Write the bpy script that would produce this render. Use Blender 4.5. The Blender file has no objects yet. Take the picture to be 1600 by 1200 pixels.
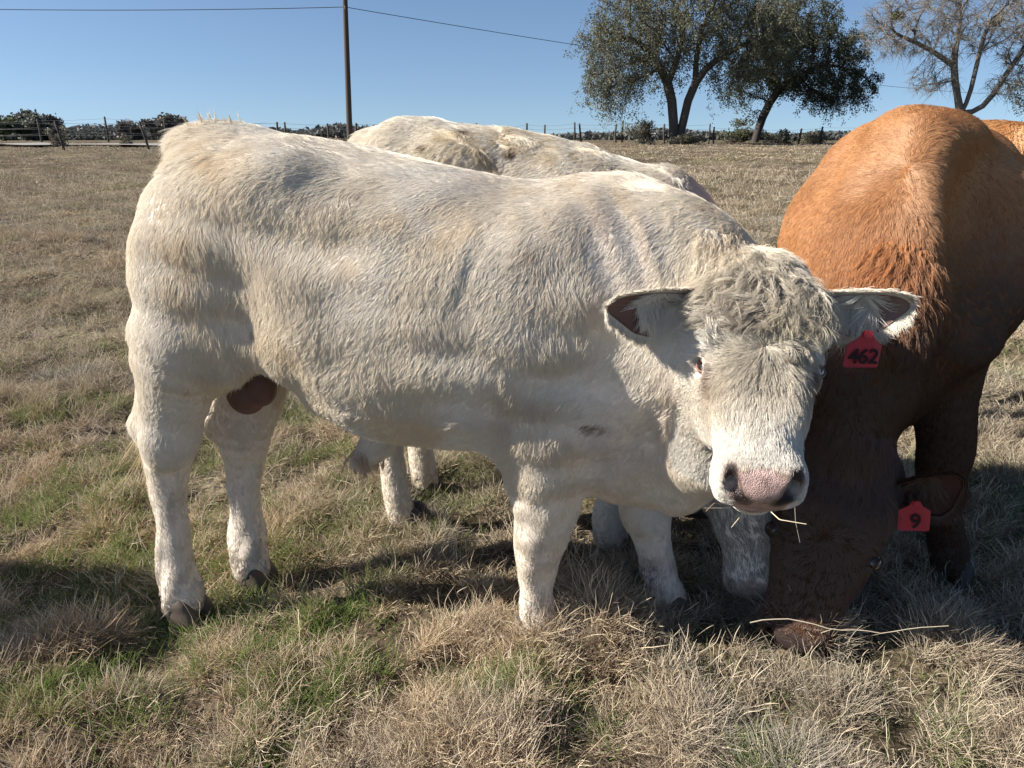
import bpy, math, random
import numpy as np
from mathutils import Vector, Matrix

FUR = 1.0      # fur density factor
GRASS = 1.0    # grass density factor

# ------------------------------------------------------------------ camera, sky, sun, exposure
scene = bpy.context.scene
COL = scene.collection
H = 1.35
PITCH = math.atan(397 / 1150)
cp, sp = math.cos(PITCH), math.sin(PITCH)
cam_d = bpy.data.cameras.new("camera")
cam_d.sensor_width = 36.0
cam_d.lens = 36.0 * 1150 / 1600
cam_d.clip_start = 0.05
cam_d.clip_end = 6000
cam = bpy.data.objects.new("camera", cam_d)
cam.location = (0, 0, H)
cam.rotation_euler = (math.pi / 2 - PITCH, 0, 0)
COL.objects.link(cam)
scene.camera = cam

SUN_EL = math.radians(33.5)
SUN_H = np.array([-0.997, -0.075])        # horizontal direction towards the sun
SUN_H = SUN_H / np.linalg.norm(SUN_H)
world = bpy.data.worlds.new("World")
scene.world = world
world.use_nodes = True
wn = world.node_tree
sky = wn.nodes.new("ShaderNodeTexSky")
sky.sky_type = 'NISHITA'
sky.sun_disc = False
sky.sun_elevation = SUN_EL
sky.sun_rotation = math.atan2(SUN_H[0], SUN_H[1])
sky.air_density = 1.0
sky.dust_density = 1.0
sky.ozone_density = 3.2
sky.altitude = 1200
_tc = wn.nodes.new("ShaderNodeTexCoord"); _ad = wn.nodes.new("ShaderNodeVectorMath"); _ad.operation = 'ADD'
_ad.inputs[1].default_value = (0, 0, .085)          # clear winter air: the murk band of the model stays below the horizon
_nm = wn.nodes.new("ShaderNodeVectorMath"); _nm.operation = 'NORMALIZE'
wn.links.new(_tc.outputs["Generated"], _ad.inputs[0]); wn.links.new(_ad.outputs[0], _nm.inputs[0]); wn.links.new(_nm.outputs[0], sky.inputs[0])
wn.nodes["Background"].inputs["Strength"].default_value = 0.059
wn.links.new(sky.outputs[0], wn.nodes["Background"].inputs[0])
sun_d = bpy.data.lights.new("sun", 'SUN')
sun_d.energy = 5.0
sun_d.angle = math.radians(0.55)
sun_d.color = (1.0, 0.95, 0.86)
sun = bpy.data.objects.new("sun", sun_d)
sd = Vector((SUN_H[0] * math.cos(SUN_EL), SUN_H[1] * math.cos(SUN_EL), math.sin(SUN_EL)))
sun.rotation_euler = sd.to_track_quat('Z', 'Y').to_euler()
sun.location = (-6, -1, 8)
COL.objects.link(sun)
scene.view_settings.view_transform = 'Standard'
scene.view_settings.look = 'None'
scene.view_settings.gamma = 1
scene.view_settings.exposure = 1.15
scene.cycles.max_bounces = 8
scene.cycles.diffuse_bounces = 3
scene.cycles.glossy_bounces = 3
scene.cycles.transmission_bounces = 5
scene.cycles.transparent_max_bounces = 4
try:
    scene.cycles_curves.shape = 'THICK'
except Exception:
    scene.cycles_curves.shape = 'THICK'
scene.cycles_curves.subdivisions = 2

rng = np.random.default_rng(7)
random.seed(7)


# ------------------------------------------------------------------ helpers
def W(px, py, d):
    """planning helper: the world point seen at photo pixel (px,py) at depth d"""
    a, b = (px - 800) / 1150 * d, (600 - py) / 1150 * d
    return np.array([a, d * cp + b * sp, H - d * sp + b * cp])


def WY(px, py, Y):
    """same, for a given distance Y along the ground"""
    t = (600 - py) / 1150
    return W(px, py, Y / (cp + t * sp))


def tag(o, label=None, cat=None, group=None, kind=None):
    if label: o["label"] = label
    if cat: o["category"] = cat
    if group: o["group"] = group
    if kind: o["kind"] = kind
    return o


def empty(name, loc=(0, 0, 0)):
    o = bpy.data.objects.new(name, None)
    o.location = loc
    o.empty_display_size = 0.1
    COL.objects.link(o)
    return o


def fin(o, parent):
    COL.objects.link(o)
    if parent is not None:
        o.parent = parent
        o.matrix_parent_inverse = Matrix.Translation(-Vector(parent.location))
    return o


def mesh_np(name, V, F, mat, parent=None, smooth=True, attrs=None):
    """V (n,3); F (m,k) or list of such"""
    me = bpy.data.meshes.new(name)
    Fs = F if isinstance(F, list) else [F]
    Fs = [np.asarray(f) for f in Fs if len(f)]
    nl = sum(f.size for f in Fs)
    nf = sum(len(f) for f in Fs)
    me.vertices.add(len(V)); me.loops.add(nl); me.polygons.add(nf)
    me.vertices.foreach_set("co", np.asarray(V, np.float32).ravel())
    me.loops.foreach_set("vertex_index", np.concatenate([f.ravel() for f in Fs]).astype(np.int32))
    tot = np.concatenate([np.full(len(f), f.shape[1], np.int32) for f in Fs])
    st = np.concatenate([[0], np.cumsum(tot)[:-1]]).astype(np.int32)
    me.polygons.foreach_set("loop_start", st)
    me.polygons.foreach_set("use_smooth", np.full(nf, smooth))
    me.update(calc_edges=True)
    if attrs:
        for k, v in attrs.items():
            v = np.asarray(v, np.float32)
            if v.ndim == 2:
                a = me.color_attributes.new(k, 'FLOAT_COLOR', 'POINT')
                a.data.foreach_set("color", np.concatenate([v, np.ones((len(v), 1), np.float32)], 1).ravel())
            else:
                a = me.attributes.new(k, 'FLOAT', 'POINT')
                a.data.foreach_set("value", v)
    me.materials.append(mat)
    o = bpy.data.objects.new(name, me)
    return fin(o, parent)


def curves_np(name, pts, rad, col, mat, parent=None):
    """pts (n,k,3), rad (n,k), col (n,3) per strand or (n,k,3)"""
    n, k = pts.shape[:2]
    hc = bpy.data.hair_curves.new(name)
    hc.add_curves([k] * n)
    hc.attributes.get("position").data.foreach_set("vector", pts.astype(np.float32).ravel()) if hc.attributes.get("position") else None
    ra = hc.attributes.get("radius") or hc.attributes.new("radius", 'FLOAT', 'POINT')
    ra.data.foreach_set("value", rad.astype(np.float32).ravel())
    if col.ndim == 2:
        ca = hc.attributes.new("col", 'FLOAT_COLOR', 'CURVE')
        c4 = np.concatenate([col, np.ones((n, 1))], 1)
    else:
        ca = hc.attributes.new("col", 'FLOAT_COLOR', 'POINT')
        c4 = np.concatenate([col.reshape(-1, 3), np.ones((n * k, 1))], 1)
    ca.data.foreach_set("color", c4.astype(np.float32).ravel())
    hc.materials.append(mat)
    o = bpy.data.objects.new(name, hc)
    return fin(o, parent)


class Noise:
    """smooth 3-D noise: a sum of random plane waves"""
    def __init__(s, freq, n=14, seed=0, spread=0.6):
        r = np.random.default_rng(seed)
        d = r.normal(size=(n, 3)); d /= np.linalg.norm(d, axis=1)[:, None]
        s.k = (d * (freq * (1 + spread * (r.random(n) * 2 - 1)))[:, None] * 2 * np.pi)
        s.p = r.random(n) * 6.283
        s.n = n
    def __call__(s, P):
        P = np.asarray(P, np.float32)
        out = np.zeros(P.shape[:-1], np.float32)
        for k, p in zip(s.k, s.p):
            out += np.sin(P[..., 0] * k[0] + P[..., 1] * k[1] + P[..., 2] * k[2] + p)
        return out / math.sqrt(s.n / 2) * 0.7


def norm(v):
    return v / (np.linalg.norm(v, axis=-1, keepdims=True) + 1e-9)


def sstep(a, b, x):
    t = np.clip((x - a) / (b - a), 0, 1)
    return t * t * (3 - 2 * t)


def lut(xs, ys):
    """monotone-ish smooth interpolation (Catmull-Rom on a fine table)"""
    xs, ys = np.asarray(xs, float), np.asarray(ys, float)
    m = np.gradient(ys, xs)
    g = np.linspace(xs[0], xs[-1], 400)
    i = np.clip(np.searchsorted(xs, g) - 1, 0, len(xs) - 2)
    h = xs[i + 1] - xs[i]; t = (g - xs[i]) / h
    v = ((2 * t**3 - 3 * t**2 + 1) * ys[i] + (t**3 - 2 * t**2 + t) * h * m[i]
         + (-2 * t**3 + 3 * t**2) * ys[i + 1] + (t**3 - t**2) * h * m[i + 1])
    return lambda x: np.interp(x, g, v)


# ------------------------------------------------------------------ sculpting by distance fields
class Sculpt:
    def __init__(s, xs, ys, zs):
        s.ax = [np.asarray(a, np.float32) for a in (xs, ys, zs)]
        s.f = np.full([len(a) for a in s.ax], 0.3, np.float32)

    def _sub(s, lo, hi):
        sl = []
        for a, l, h in zip(s.ax, lo, hi):
            i, j = np.searchsorted(a, l), np.searchsorted(a, h)
            if j - i < 2: return None, None
            sl.append(slice(i, j))
        g = np.stack(np.meshgrid(*[a[q] for a, q in zip(s.ax, sl)], indexing='ij'), -1)
        return tuple(sl), g

    def _mix(s, sl, d, k, op):
        f = s.f[sl]
        d = d.astype(np.float32)
        if op == 'cut':
            d = -d
            h = np.clip(.5 - .5 * (d - f) / k, 0, 1)
            s.f[sl] = d + (f - d) * h + k * h * (1 - h)
        else:
            h = np.clip(.5 + .5 * (f - d) / k, 0, 1)
            s.f[sl] = f + (d - f) * h - k * h * (1 - h)

    def ell(s, c, r, k=.04, R=None, op='add'):
        c = np.asarray(c, float); r = np.asarray(r if np.ndim(r) else [r] * 3, float)
        m = max(r) + k + .05
        if R is None: m = r + k + .05
        sl, g = s._sub(c - m, c + m)
        if sl is None: return
        p = g - c.astype(np.float32)
        if R is not None: p = p @ np.asarray(R, np.float32).T      # rows of R = local axes
        k0 = np.linalg.norm(p / r, axis=-1); k1 = np.linalg.norm(p / r**2, axis=-1) + 1e-6
        s._mix(sl, k0 * (k0 - 1) / k1, k, op)

    def cone(s, A, B, ra, rb, k=.04, ax=None, sq=1.0, op='add'):
        """tapered capsule; sq squashes it along the direction ax"""
        A, B = np.asarray(A, float), np.asarray(B, float)
        m = max(ra, rb) * max(1, sq) + k + .05
        sl, g = s._sub(np.minimum(A, B) - m, np.maximum(A, B) + m)
        if sl is None: return
        g = g.astype(np.float32) - A.astype(np.float32); b = (B - A)
        if ax is not None:
            ax = np.asarray(ax, float); ax = ax / np.linalg.norm(ax)
            g = g + (g @ ax)[..., None] * ax * (1 / sq - 1)
            b = b + (b @ ax) * ax * (1 / sq - 1)
        t = np.clip((g @ b) / (b @ b), 0, 1)
        d = np.linalg.norm(g - t[..., None] * b, axis=-1) - (ra + (rb - ra) * t * t * (3 - 2 * t))
        s._mix(sl, d * min(1, sq) if ax is not None else d, k, op)

    def chain(s, pts, k=.03, ax=None, sq=1.0):
        """one limb: tapered segments joined without bulges (spline-refined), blended once into the body"""
        c = np.array([q[0] for q in pts], float); r = np.array([q[1] for q in pts], float)
        L = np.concatenate([[0], np.cumsum(np.linalg.norm(np.diff(c, axis=0), axis=1))])
        T = np.linspace(0, L[-1], (len(pts) - 1) * 4 + 1)
        c = np.stack([lut(L, c[:, i])(T) for i in range(3)], 1); r = lut(L, r)(T)
        m = r.max() * max(1, sq) + k + .05
        sl, g0 = s._sub(c.min(0) - m, c.max(0) + m)
        if sl is None: return
        best = None
        if ax is not None: ax = np.asarray(ax, float); ax = ax / np.linalg.norm(ax)
        for A, B, ra, rb in zip(c[:-1], c[1:], r[:-1], r[1:]):
            g = g0 - A.astype(np.float32); b = B - A
            if ax is not None:
                g = g + (g @ ax)[..., None] * ax * (1 / sq - 1); b = b + (b @ ax) * ax * (1 / sq - 1)
            t = np.clip((g @ b) / (b @ b), 0, 1)
            d = (np.linalg.norm(g - t[..., None] * b, axis=-1) - (ra + (rb - ra) * t)) * (min(1, sq) if ax is not None else 1)
            best = d if best is None else np.minimum(best, d)
        s._mix(sl, best, k, 'add')

    def loft(s, O, M, st, k=.04, ex=2.3, op='add'):
        """stations st: (pos along axis 0, half width on axis 1, lo, hi on axis 2[, centre of axis 1]); M rows = axes; O origin"""
        st = np.array([list(q) + [0] * (5 - len(q)) for q in st], float)
        a = st[:, 0]
        O = np.asarray(O, float); M = np.asarray(M, float)
        cs = []
        for q in st:
            for u in (-q[1], q[1]):
                for v in (q[2], q[3]):
                    cs.append(O + M[0] * q[0] + M[1] * (u + q[4]) + M[2] * v)
        cs = np.array(cs); m = k + .05
        sl, g = s._sub(cs.min(0) - m, cs.max(0) + m)
        if sl is None: return
        p = (g - O.astype(np.float32)) @ M.T.astype(np.float32)
        t = np.clip(p[..., 0], a[0], a[-1])
        w = lut(a, st[:, 1])(t); lo = lut(a, st[:, 2])(t); hi = lut(a, st[:, 3])(t); ce = lut(a, st[:, 4])(t)
        w = np.maximum(w, .004); hh = np.maximum((hi - lo) / 2, .004)
        u = np.abs(p[..., 1] - ce) / w; v = np.abs(p[..., 2] - (hi + lo) / 2) / hh
        e = ex
        q = (u**e + v**e + 1e-9) ** (1 / e)
        gr = ((u**(e - 1) / w)**2 + (v**(e - 1) / hh)**2 + 1e-9) ** .5 / np.maximum(q, 1e-3)**(e - 1)
        d = (q - 1) / np.maximum(gr, 2.0)
        out = np.maximum(a[0] - p[..., 0], p[..., 0] - a[-1])
        d = np.where(out > 0, np.sqrt(np.maximum(d, 0)**2 + out**2), d)
        s._mix(sl, d, k, op)

    def mesh(s, iters=2):
        f = s.f; nx, ny, nz = f.shape
        inn = f < 0
        # boundary safety
        for ax in range(3):
            sl = [slice(None)] * 3
            for e in (0, -1):
                sl[ax] = e; f[tuple(sl)] = np.maximum(f[tuple(sl)], .01)
        inn = f < 0
        cnt = np.zeros((nx - 1, ny - 1, nz - 1), np.int8)
        for dx in (0, 1):
            for dy in (0, 1):
                for dz in (0, 1):
                    cnt += inn[dx:nx - 1 + dx, dy:ny - 1 + dy, dz:nz - 1 + dz]
        act = (cnt > 0) & (cnt < 8)
        I, J, K = np.nonzero(act)
        idx = np.full(act.shape, -1, np.int32); idx[I, J, K] = np.arange(len(I))
        acc = np.zeros((len(I), 3)); n = np.zeros(len(I))
        C = [(dx, dy, dz) for dx in (0, 1) for dy in (0, 1) for dz in (0, 1)]
        for a in C:
            for ax in range(3):
                if a[ax] == 1: continue
                b = list(a); b[ax] = 1
                fa = f[I + a[0], J + a[1], K + a[2]]; fb = f[I + b[0], J + b[1], K + b[2]]
                m = (fa < 0) != (fb < 0)
                t = np.where(m, fa / np.where(m, fa - fb, 1), 0)
                pa = np.stack([s.ax[0][I + a[0]], s.ax[1][J + a[1]], s.ax[2][K + a[2]]], 1)
                pb = np.stack([s.ax[0][I + b[0]], s.ax[1][J + b[1]], s.ax[2][K + b[2]]], 1)
                acc += (pa + (pb - pa) * t[:, None]) * m[:, None]; n += m
        V = acc / n[:, None]
        F = []
        for ax in range(3):
            o = [q for q in range(3) if q != ax]
            sa = [slice(None)] * 3; sb = [slice(None)] * 3
            sa[ax] = slice(0, -1); sb[ax] = slice(1, None)
            A, B = inn[tuple(sa)], inn[tuple(sb)]
            E = np.argwhere(A != B)
            E = E[(E[:, o[0]] > 0) & (E[:, o[1]] > 0) & (E[:, o[0]] < f.shape[o[0]] - 1) & (E[:, o[1]] < f.shape[o[1]] - 1)]
            def at(d0, d1):
                q = E.copy(); q[:, o[0]] -= d0; q[:, o[1]] -= d1
                return idx[q[:, 0], q[:, 1], q[:, 2]]
            Q = np.stack([at(1, 1), at(0, 1), at(0, 0), at(1, 0)], 1)
            flip = A[tuple(E.T)]
            if ax == 1: flip = ~flip
            Q = np.where(flip[:, None], Q, Q[:, ::-1])
            F.append(Q)
        F = np.concatenate(F)
        # keep the largest island only (drops specks)
        V = smooth_mesh(V, F, iters)
        return V, F


def smooth_mesh(V, F, iters, lam=.5):
    E = np.concatenate([F[:, [0, 1]], F[:, [1, 2]], F[:, [2, 3]], F[:, [3, 0]]])
    n = len(V)
    deg = np.bincount(E[:, 0], minlength=n) + np.bincount(E[:, 1], minlength=n)
    deg = np.maximum(deg, 1)
    for it in range(iters):
        for l in (lam, -lam * 1.04):
            acc = np.stack([np.bincount(E[:, 0], V[E[:, 1], c], n) + np.bincount(E[:, 1], V[E[:, 0], c], n) for c in range(3)], 1)
            V = V + l * (acc / deg[:, None] - V)
    return V


def vnormals(V, F):
    fn = np.cross(V[F[:, 2]] - V[F[:, 0]], V[F[:, 3 % F.shape[1]]] - V[F[:, 1]])
    N = np.zeros_like(V)
    for c in range(F.shape[1]):
        for a in range(3):
            N[:, a] += np.bincount(F[:, c], fn[:, a], len(V))
    return norm(N)


def axis_steps(*segs):
    """(start, stop, step) pieces joined into one axis"""
    out = []
    for a, b, h in segs:
        out.append(np.arange(a, b - h * .3, h))
    out.append([segs[-1][1]])
    return np.concatenate(out)


# ------------------------------------------------------------------ materials
def principled(name, base=(.5, .5, .5), rough=.7, spec=.3):
    m = bpy.data.materials.new(name); m.use_nodes = True
    b = m.node_tree.nodes["Principled BSDF"]
    b.inputs["Base Color"].default_value = (*base, 1)
    b.inputs["Roughness"].default_value = rough
    b.inputs["Specular IOR Level"].default_value = spec
    return m, m.node_tree, b


def attr_mat(name, rough=.6, spec=.3, bump=0, bscale=200):
    m, nt, b = principled(name, rough=rough, spec=spec)
    a = nt.nodes.new("ShaderNodeAttribute"); a.attribute_name = "col"
    nt.links.new(a.outputs["Color"], b.inputs["Base Color"])
    if bump:
        n = nt.nodes.new("ShaderNodeTexNoise"); n.inputs["Scale"].default_value = bscale
        tc = nt.nodes.new("ShaderNodeTexCoord")
        nt.links.new(tc.outputs["Object"], n.inputs["Vector"])
        bp = nt.nodes.new("ShaderNodeBump"); bp.inputs["Strength"].default_value = bump
        bp.inputs["Distance"].default_value = .002
        nt.links.new(n.outputs[0], bp.inputs["Height"]); nt.links.new(bp.outputs[0], b.inputs["Normal"])
    return m

# ------------------------------------------------------------------ head sculpt, shared by all cattle
def sculpt_head(S, O, e1, t, n, sc=1.0, detail=True, wide=1.0):
    """O poll, e1 sideways (towards image right), t poll->muzzle, n out of the forehead"""
    M3 = np.array([e1, t, n]); M = np.array([t, e1, n])
    L = lambda a, b, c: O + (e1 * a + t * b + n * c) * sc
    R = M3
    q = lambda st: [(s_[0] * sc, s_[1] * sc * wide, s_[2] * sc, s_[3] * sc) for s_ in st]
    S.loft(O, M, q([(-.05, .05, -.11, -.03), (-.02, .085, -.15, .015), (.04, .113, -.19, .048), (.10, .124, -.215, .062),
                    (.16, .122, -.225, .060), (.22, .113, -.22, .050), (.28, .104, -.20, .040), (.34, .094, -.175, .033),
                    (.40, .084, -.14, .030), (.45, .083, -.115, .029), (.485, .082, -.10, .018), (.515, .070, -.085, -.01),
                    (.525, .045, -.07, -.03)]), k=.05 * sc, ex=2.25)
    for sg in (-1, 1):
        S.ell(L(sg * .080, .135, .022), np.array([.042, .06, .022]) * sc, .035 * sc, R)      # brow
        S.ell(L(sg * .104, .244, -.024), np.array([.022, .038, .035]) * sc, .025 * sc, R)  # orbit
        S.ell(L(sg * .078, .26, -.13), np.array([.042, .11, .075]) * sc, .04 * sc, R)     # jowl
        S.ell(L(sg * .055, .30, .0), np.array([.035, .07, .03]) * sc, .03 * sc, R)        # face crest
        S.ell(L(sg * .050, .475, -.018), np.array([.034, .042, .046]) * sc, .022 * sc, R)   # nostril wing
        S.ell(L(sg * .055, .468, -.070), np.array([.033, .048, .04]) * sc, .022 * sc, R)   # lip pad
    S.ell(L(0, .47, .008), np.array([.06, .04, .024]) * sc, .02 * sc, R)
    S.ell(L(0, .505, -.020), np.array([.060, .024, .034]) * sc, .014 * sc, R)   # bare nose pad
    S.ell(L(0, .492, -.072), np.array([.058, .034, .026]) * sc, .018 * sc, R)   # upper lip
    if detail:
        for sg in (-1, 1):
            # eye socket and lids
            S.ell(L(sg * .124, .246, -.012), np.array([.020, .020, .014]) * sc, .008 * sc, R, op='cut')
            # nostril: comma shaped
            S.cone(L(sg * .064, .480, .030), L(sg * .056, .506, .002), .009 * sc, .017 * sc, .006 * sc, op='cut')
            S.cone(L(sg * .056, .506, .002), L(sg * .033, .524, -.014), .016 * sc, .006 * sc, .006 * sc, op='cut')
            S.cone(L(sg * .057, .50, .0), L(sg * .057, .45, -.02), .011 * sc, .008 * sc, .004 * sc, op='cut')
            # groove beside the nose bridge, below the eye
            S.cone(L(sg * .108, .235, .012), L(sg * .080, .285, .030), .006 * sc, .004 * sc, .012 * sc, op='cut')
        # mouth cleft
        S.ell(L(0, .512, -.098), np.array([.066, .034, .004]) * sc, .007 * sc, R, op='cut')
    S.ell(L(0, .485, -.118), np.array([.050, .040, .026]) * sc, .012 * sc, R)   # chin
    return L


def head_frame(poll, muz, e1guess):
    poll, muz = np.array(poll, float), np.array(muz, float)
    t = (muz - poll) / np.linalg.norm(muz - poll)
    e1 = np.array(e1guess, float); e1 -= t * (e1 @ t); e1 /= np.linalg.norm(e1)
    n = np.cross(t, e1)
    return poll, e1, t, n, np.linalg.norm(muz - poll) / .515


# ------------------------------------------------------------------ bull 1: the cream bull in front
def build_bull_a():
    S = Sculpt(axis_steps((-1.16, .28, .010), (.28, .74, .005)),
               axis_steps((1.08, 1.66, .005), (1.66, 2.40, .010)),
               axis_steps((-.02, .62, .010), (.62, 1.16, .005), (1.16, 1.46, .010)))
    O = np.array([-.95, 1.97, 0.]); D = np.array([.9945, -.105, 0]); D /= np.linalg.norm(D)
    N = np.array([-D[1], D[0], 0]); Z = np.array([0, 0, 1.])
    S.loft(O, np.array([D, N, Z]), [
        (.025, .07, .95, 1.10), (.05, .13, .84, 1.18), (.09, .19, .80, 1.25), (.15, .235, .82, 1.305), (.22, .262, .86, 1.335),
        (.29, .28, .835, 1.345), (.35, .295, .765, 1.342), (.45, .31, .655, 1.333), (.55, .325, .585, 1.318), (.7, .335, .56, 1.285),
        (.85, .34, .552, 1.255), (1.0, .33, .55, 1.234), (1.15, .295, .53, 1.24), (1.3, .24, .48, 1.22), (1.42, .18, .47, 1.14),
        (1.5, .09, .58, 1.0)], k=.06, ex=2.25)
    P = lambda s_, u, z: O + D * s_ + N * u + Z * z
    # tail head, hooks, pins
    S.ell(P(.22, 0, 1.315), (.13, .07, .05), .05)
    S.cone(P(.16, 0, 1.27), P(.09, 0, 1.17), .05, .045, .03)
    for sg in (-1, 1):
        S.ell(P(.42, sg * .19, 1.23), (.09, .06, .05), .11)
        S.ell(P(.13, sg * .13, 1.12), (.06, .07, .09), .05)
    # thighs
    S.cone((-.71, 1.78, 1.08), (-.80, 1.80, .84), .175, .140, .06, ax=(0, 1, 0), sq=.62)
    S.cone((-.72, 2.16, 1.08), (-.76, 2.12, .84), .175, .135, .06, ax=(0, 1, 0), sq=.62)
    S.ell((-.80, 1.765, .97), (.11, .085, .20), .05)
    S.ell((-.69, 1.735, .93), (.075, .05, .17), .05)
    # near hind leg
    S.chain([((-.825, 1.80, .84), .135), ((-.885, 1.825, .70), .092), ((-.93, 1.845, .565), .078), ((-.957, 1.85, .43), .052),
             ((-.965, 1.845, .28), .046), ((-.972, 1.84, .14), .057), ((-.962, 1.825, .055), .062)], .03, (0, 1, 0), .86)
    S.cone((-.955, 1.85, .70), (-.996, 1.852, .60), .030, .036, .03)
    S.cone((-.996, 1.852, .60), (-.985, 1.85, .48), .032, .022, .025)
    S.ell((-.925, 1.80, .55), (.05, .03, .06), .03)
    # far hind leg
    S.chain([((-.775, 2.12, .84), .13), ((-.775, 2.08, .64), .102), ((-.805, 2.05, .50), .084), ((-.818, 2.04, .38), .054),
             ((-.826, 2.03, .24), .047), ((-.828, 2.02, .13), .060), ((-.822, 2.00, .055), .062)], .03, (0, 1, 0), .88)
    S.cone((-.86, 2.06, .60), (-.892, 2.05, .50), .030, .036, .03)
    # flank fold and hollow
    S.cone((-.70, 1.76, .925), (-.56, 1.73, .83), .055, .055, .06)
    S.ell(P(.36, -.335, .95), (.045, .045, .17), .07, op='cut')
    S.ell(P(.52, -.36, 1.14), (.12, .03, .05), .07, op='cut')     # hollow of the loin
    # near foreleg
    S.ell((.13, 1.69, .90), (.19, .095, .27), .08)          # shoulder blade
    S.ell((.20, 1.655, .74), (.14, .09, .13), .06)          # point of shoulder / upper arm
    S.ell((.05, 1.68, .68), (.13, .095, .14), .05)          # triceps
    S.chain([((.085, 1.675, .66), .120), ((.085, 1.685, .56), .108), ((.086, 1.70, .44), .086), ((.072, 1.71, .325), .071), ((.066, 1.715, .24), .054),
             ((.066, 1.72, .16), .047), ((.068, 1.72, .10), .055), ((.075, 1.705, .045), .060)], .03, (0, 1, 0), .9)
    # far foreleg
    S.chain([((.27, 2.0, .66), .12), ((.31, 1.96, .52), .105), ((.36, 1.90, .40), .078), ((.392, 1.88, .31), .066), ((.41, 1.865, .22), .052),
             ((.43, 1.86, .12), .054), ((.45, 1.84, .05), .060)], .03, (0, 1, 0), .9)
    S.ell((.385, 1.872, .31), (.064, .06, .06), .03)
    # brisket, dewlap
    S.ell((.30, 1.76, .585), (.17, .15, .165), .06)
    S.cone((.32, 1.76, .50), (.42, 1.68, .49), .075, .065, .05)
    S.cone((.42, 1.68, .50), (.47, 1.60, .60), .06, .075, .05)
    # neck
    S.ell((.25, 1.82, 1.00), (.24, .20, .225), .07)
    S.ell((.385, 1.735, 1.02), (.175, .15, .185), .07)       # crest
    S.cone((.36, 1.74, .86), (.48, 1.62, .86), .23, .175, .06)
    S.cone((.46, 1.68, 1.02), (.515, 1.62, .985), .105, .085, .05)
    S.ell((.43, 1.66, .66), (.13, .12, .17), .06)
    # head
    fr = head_frame((.538, 1.597, 1.073), (.477, 1.255, .6935), (.984, -.177, 0))
    L = sculpt_head(S, *fr)
    # sheath
    S.cone((-.36, 1.84, .56), (-.405, 1.83, .50), .05, .028, .03)
    return S, fr, L, (O, D, N)


# ------------------------------------------------------------------ bull 2: the cream bull grazing behind
def build_bull_b(coarse=False):
    h = .018 if coarse else .011
    S = Sculpt(axis_steps((-.72, 1.02, h)), axis_steps((1.58, 2.96, h)), axis_steps((-.02, 1.5, h)))
    O = np.array([-.57, 2.54, 0.]); D = np.array([.985, -.17, 0]); D /= np.linalg.norm(D)
    N = np.array([-D[1], D[0], 0]); Z = np.array([0, 0, 1.])
    S.loft(O, np.array([D, N, Z]), [
        (.0, .08, .95, 1.2), (.05, .17, .82, 1.30), (.16, .26, .75, 1.37), (.26, .28, .70, 1.395), (.41, .30, .60, 1.37),
        (.61, .31, .56, 1.345), (.82, .31, .56, 1.303), (.98, .28, .55, 1.252), (1.10, .24, .50, 1.235), (1.19, .18, .50, 1.15),
        (1.28, .08, .6, .98)], k=.06)
    P = lambda s_, u, z: O + D * s_ + N * u + Z * z
    for sg in (-1, 1):
        S.cone(P(.22, sg * .17, 1.10), P(.16, sg * .17, .84), .17, .13, .06, ax=(0, 1, 0), sq=.62)
        S.ell(P(1.02, sg * .16, .90), (.16, .10, .24), .07)
        S.ell(P(.44, sg * .19, 1.27), (.09, .06, .05), .09)
    S.chain([(P(.19, -.17, .84), .12), (P(.17, -.16, .66), .085), (P(.15, -.16, .54), .068), (P(.18, -.17, .30), .043),
             (P(.195, -.175, .13), .048), (P(.21, -.175, .04), .050)], .03)
    S.chain([(P(.19, .12, .84), .12), (P(.18, .12, .66), .09), (P(.17, .12, .54), .070), (P(.19, .12, .30), .044),
             (P(.20, .12, .13), .050), (P(.21, .12, .04), .052)], .03)
    S.chain([(P(1.03, -.15, .64), .12), (P(1.0, -.15, .48), .09), (P(.97, -.15, .33), .07), (P(.95, -.16, .2), .05),
             (P(.94, -.17, .1), .056), (P(.95, -.17, .04), .058)], .03)
    S.chain([(P(1.12, .15, .64), .12), (P(1.2, .14, .48), .09), (P(1.22, .13, .33), .07), (P(1.22, .13, .2), .05),
             (P(1.23, .13, .1), .056), (P(1.24, .13, .04), .058)], .03)
    S.ell(P(1.17, 0, .6), (.16, .16, .16), .06)
    S.cone((.50, 2.36, .93), (.60, 2.14, .72), .225, .17, .07)
    S.cone((.60, 2.14, .72), (.64, 2.04, .58), .16, .12, .06)
    fr = head_frame((.63, 1.98, .58), (.70, 1.80, .09), (.90, -.42, 0))
    L = sculpt_head(S, *fr, detail=False)
    return S, fr, L, (O, D, N)


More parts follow.
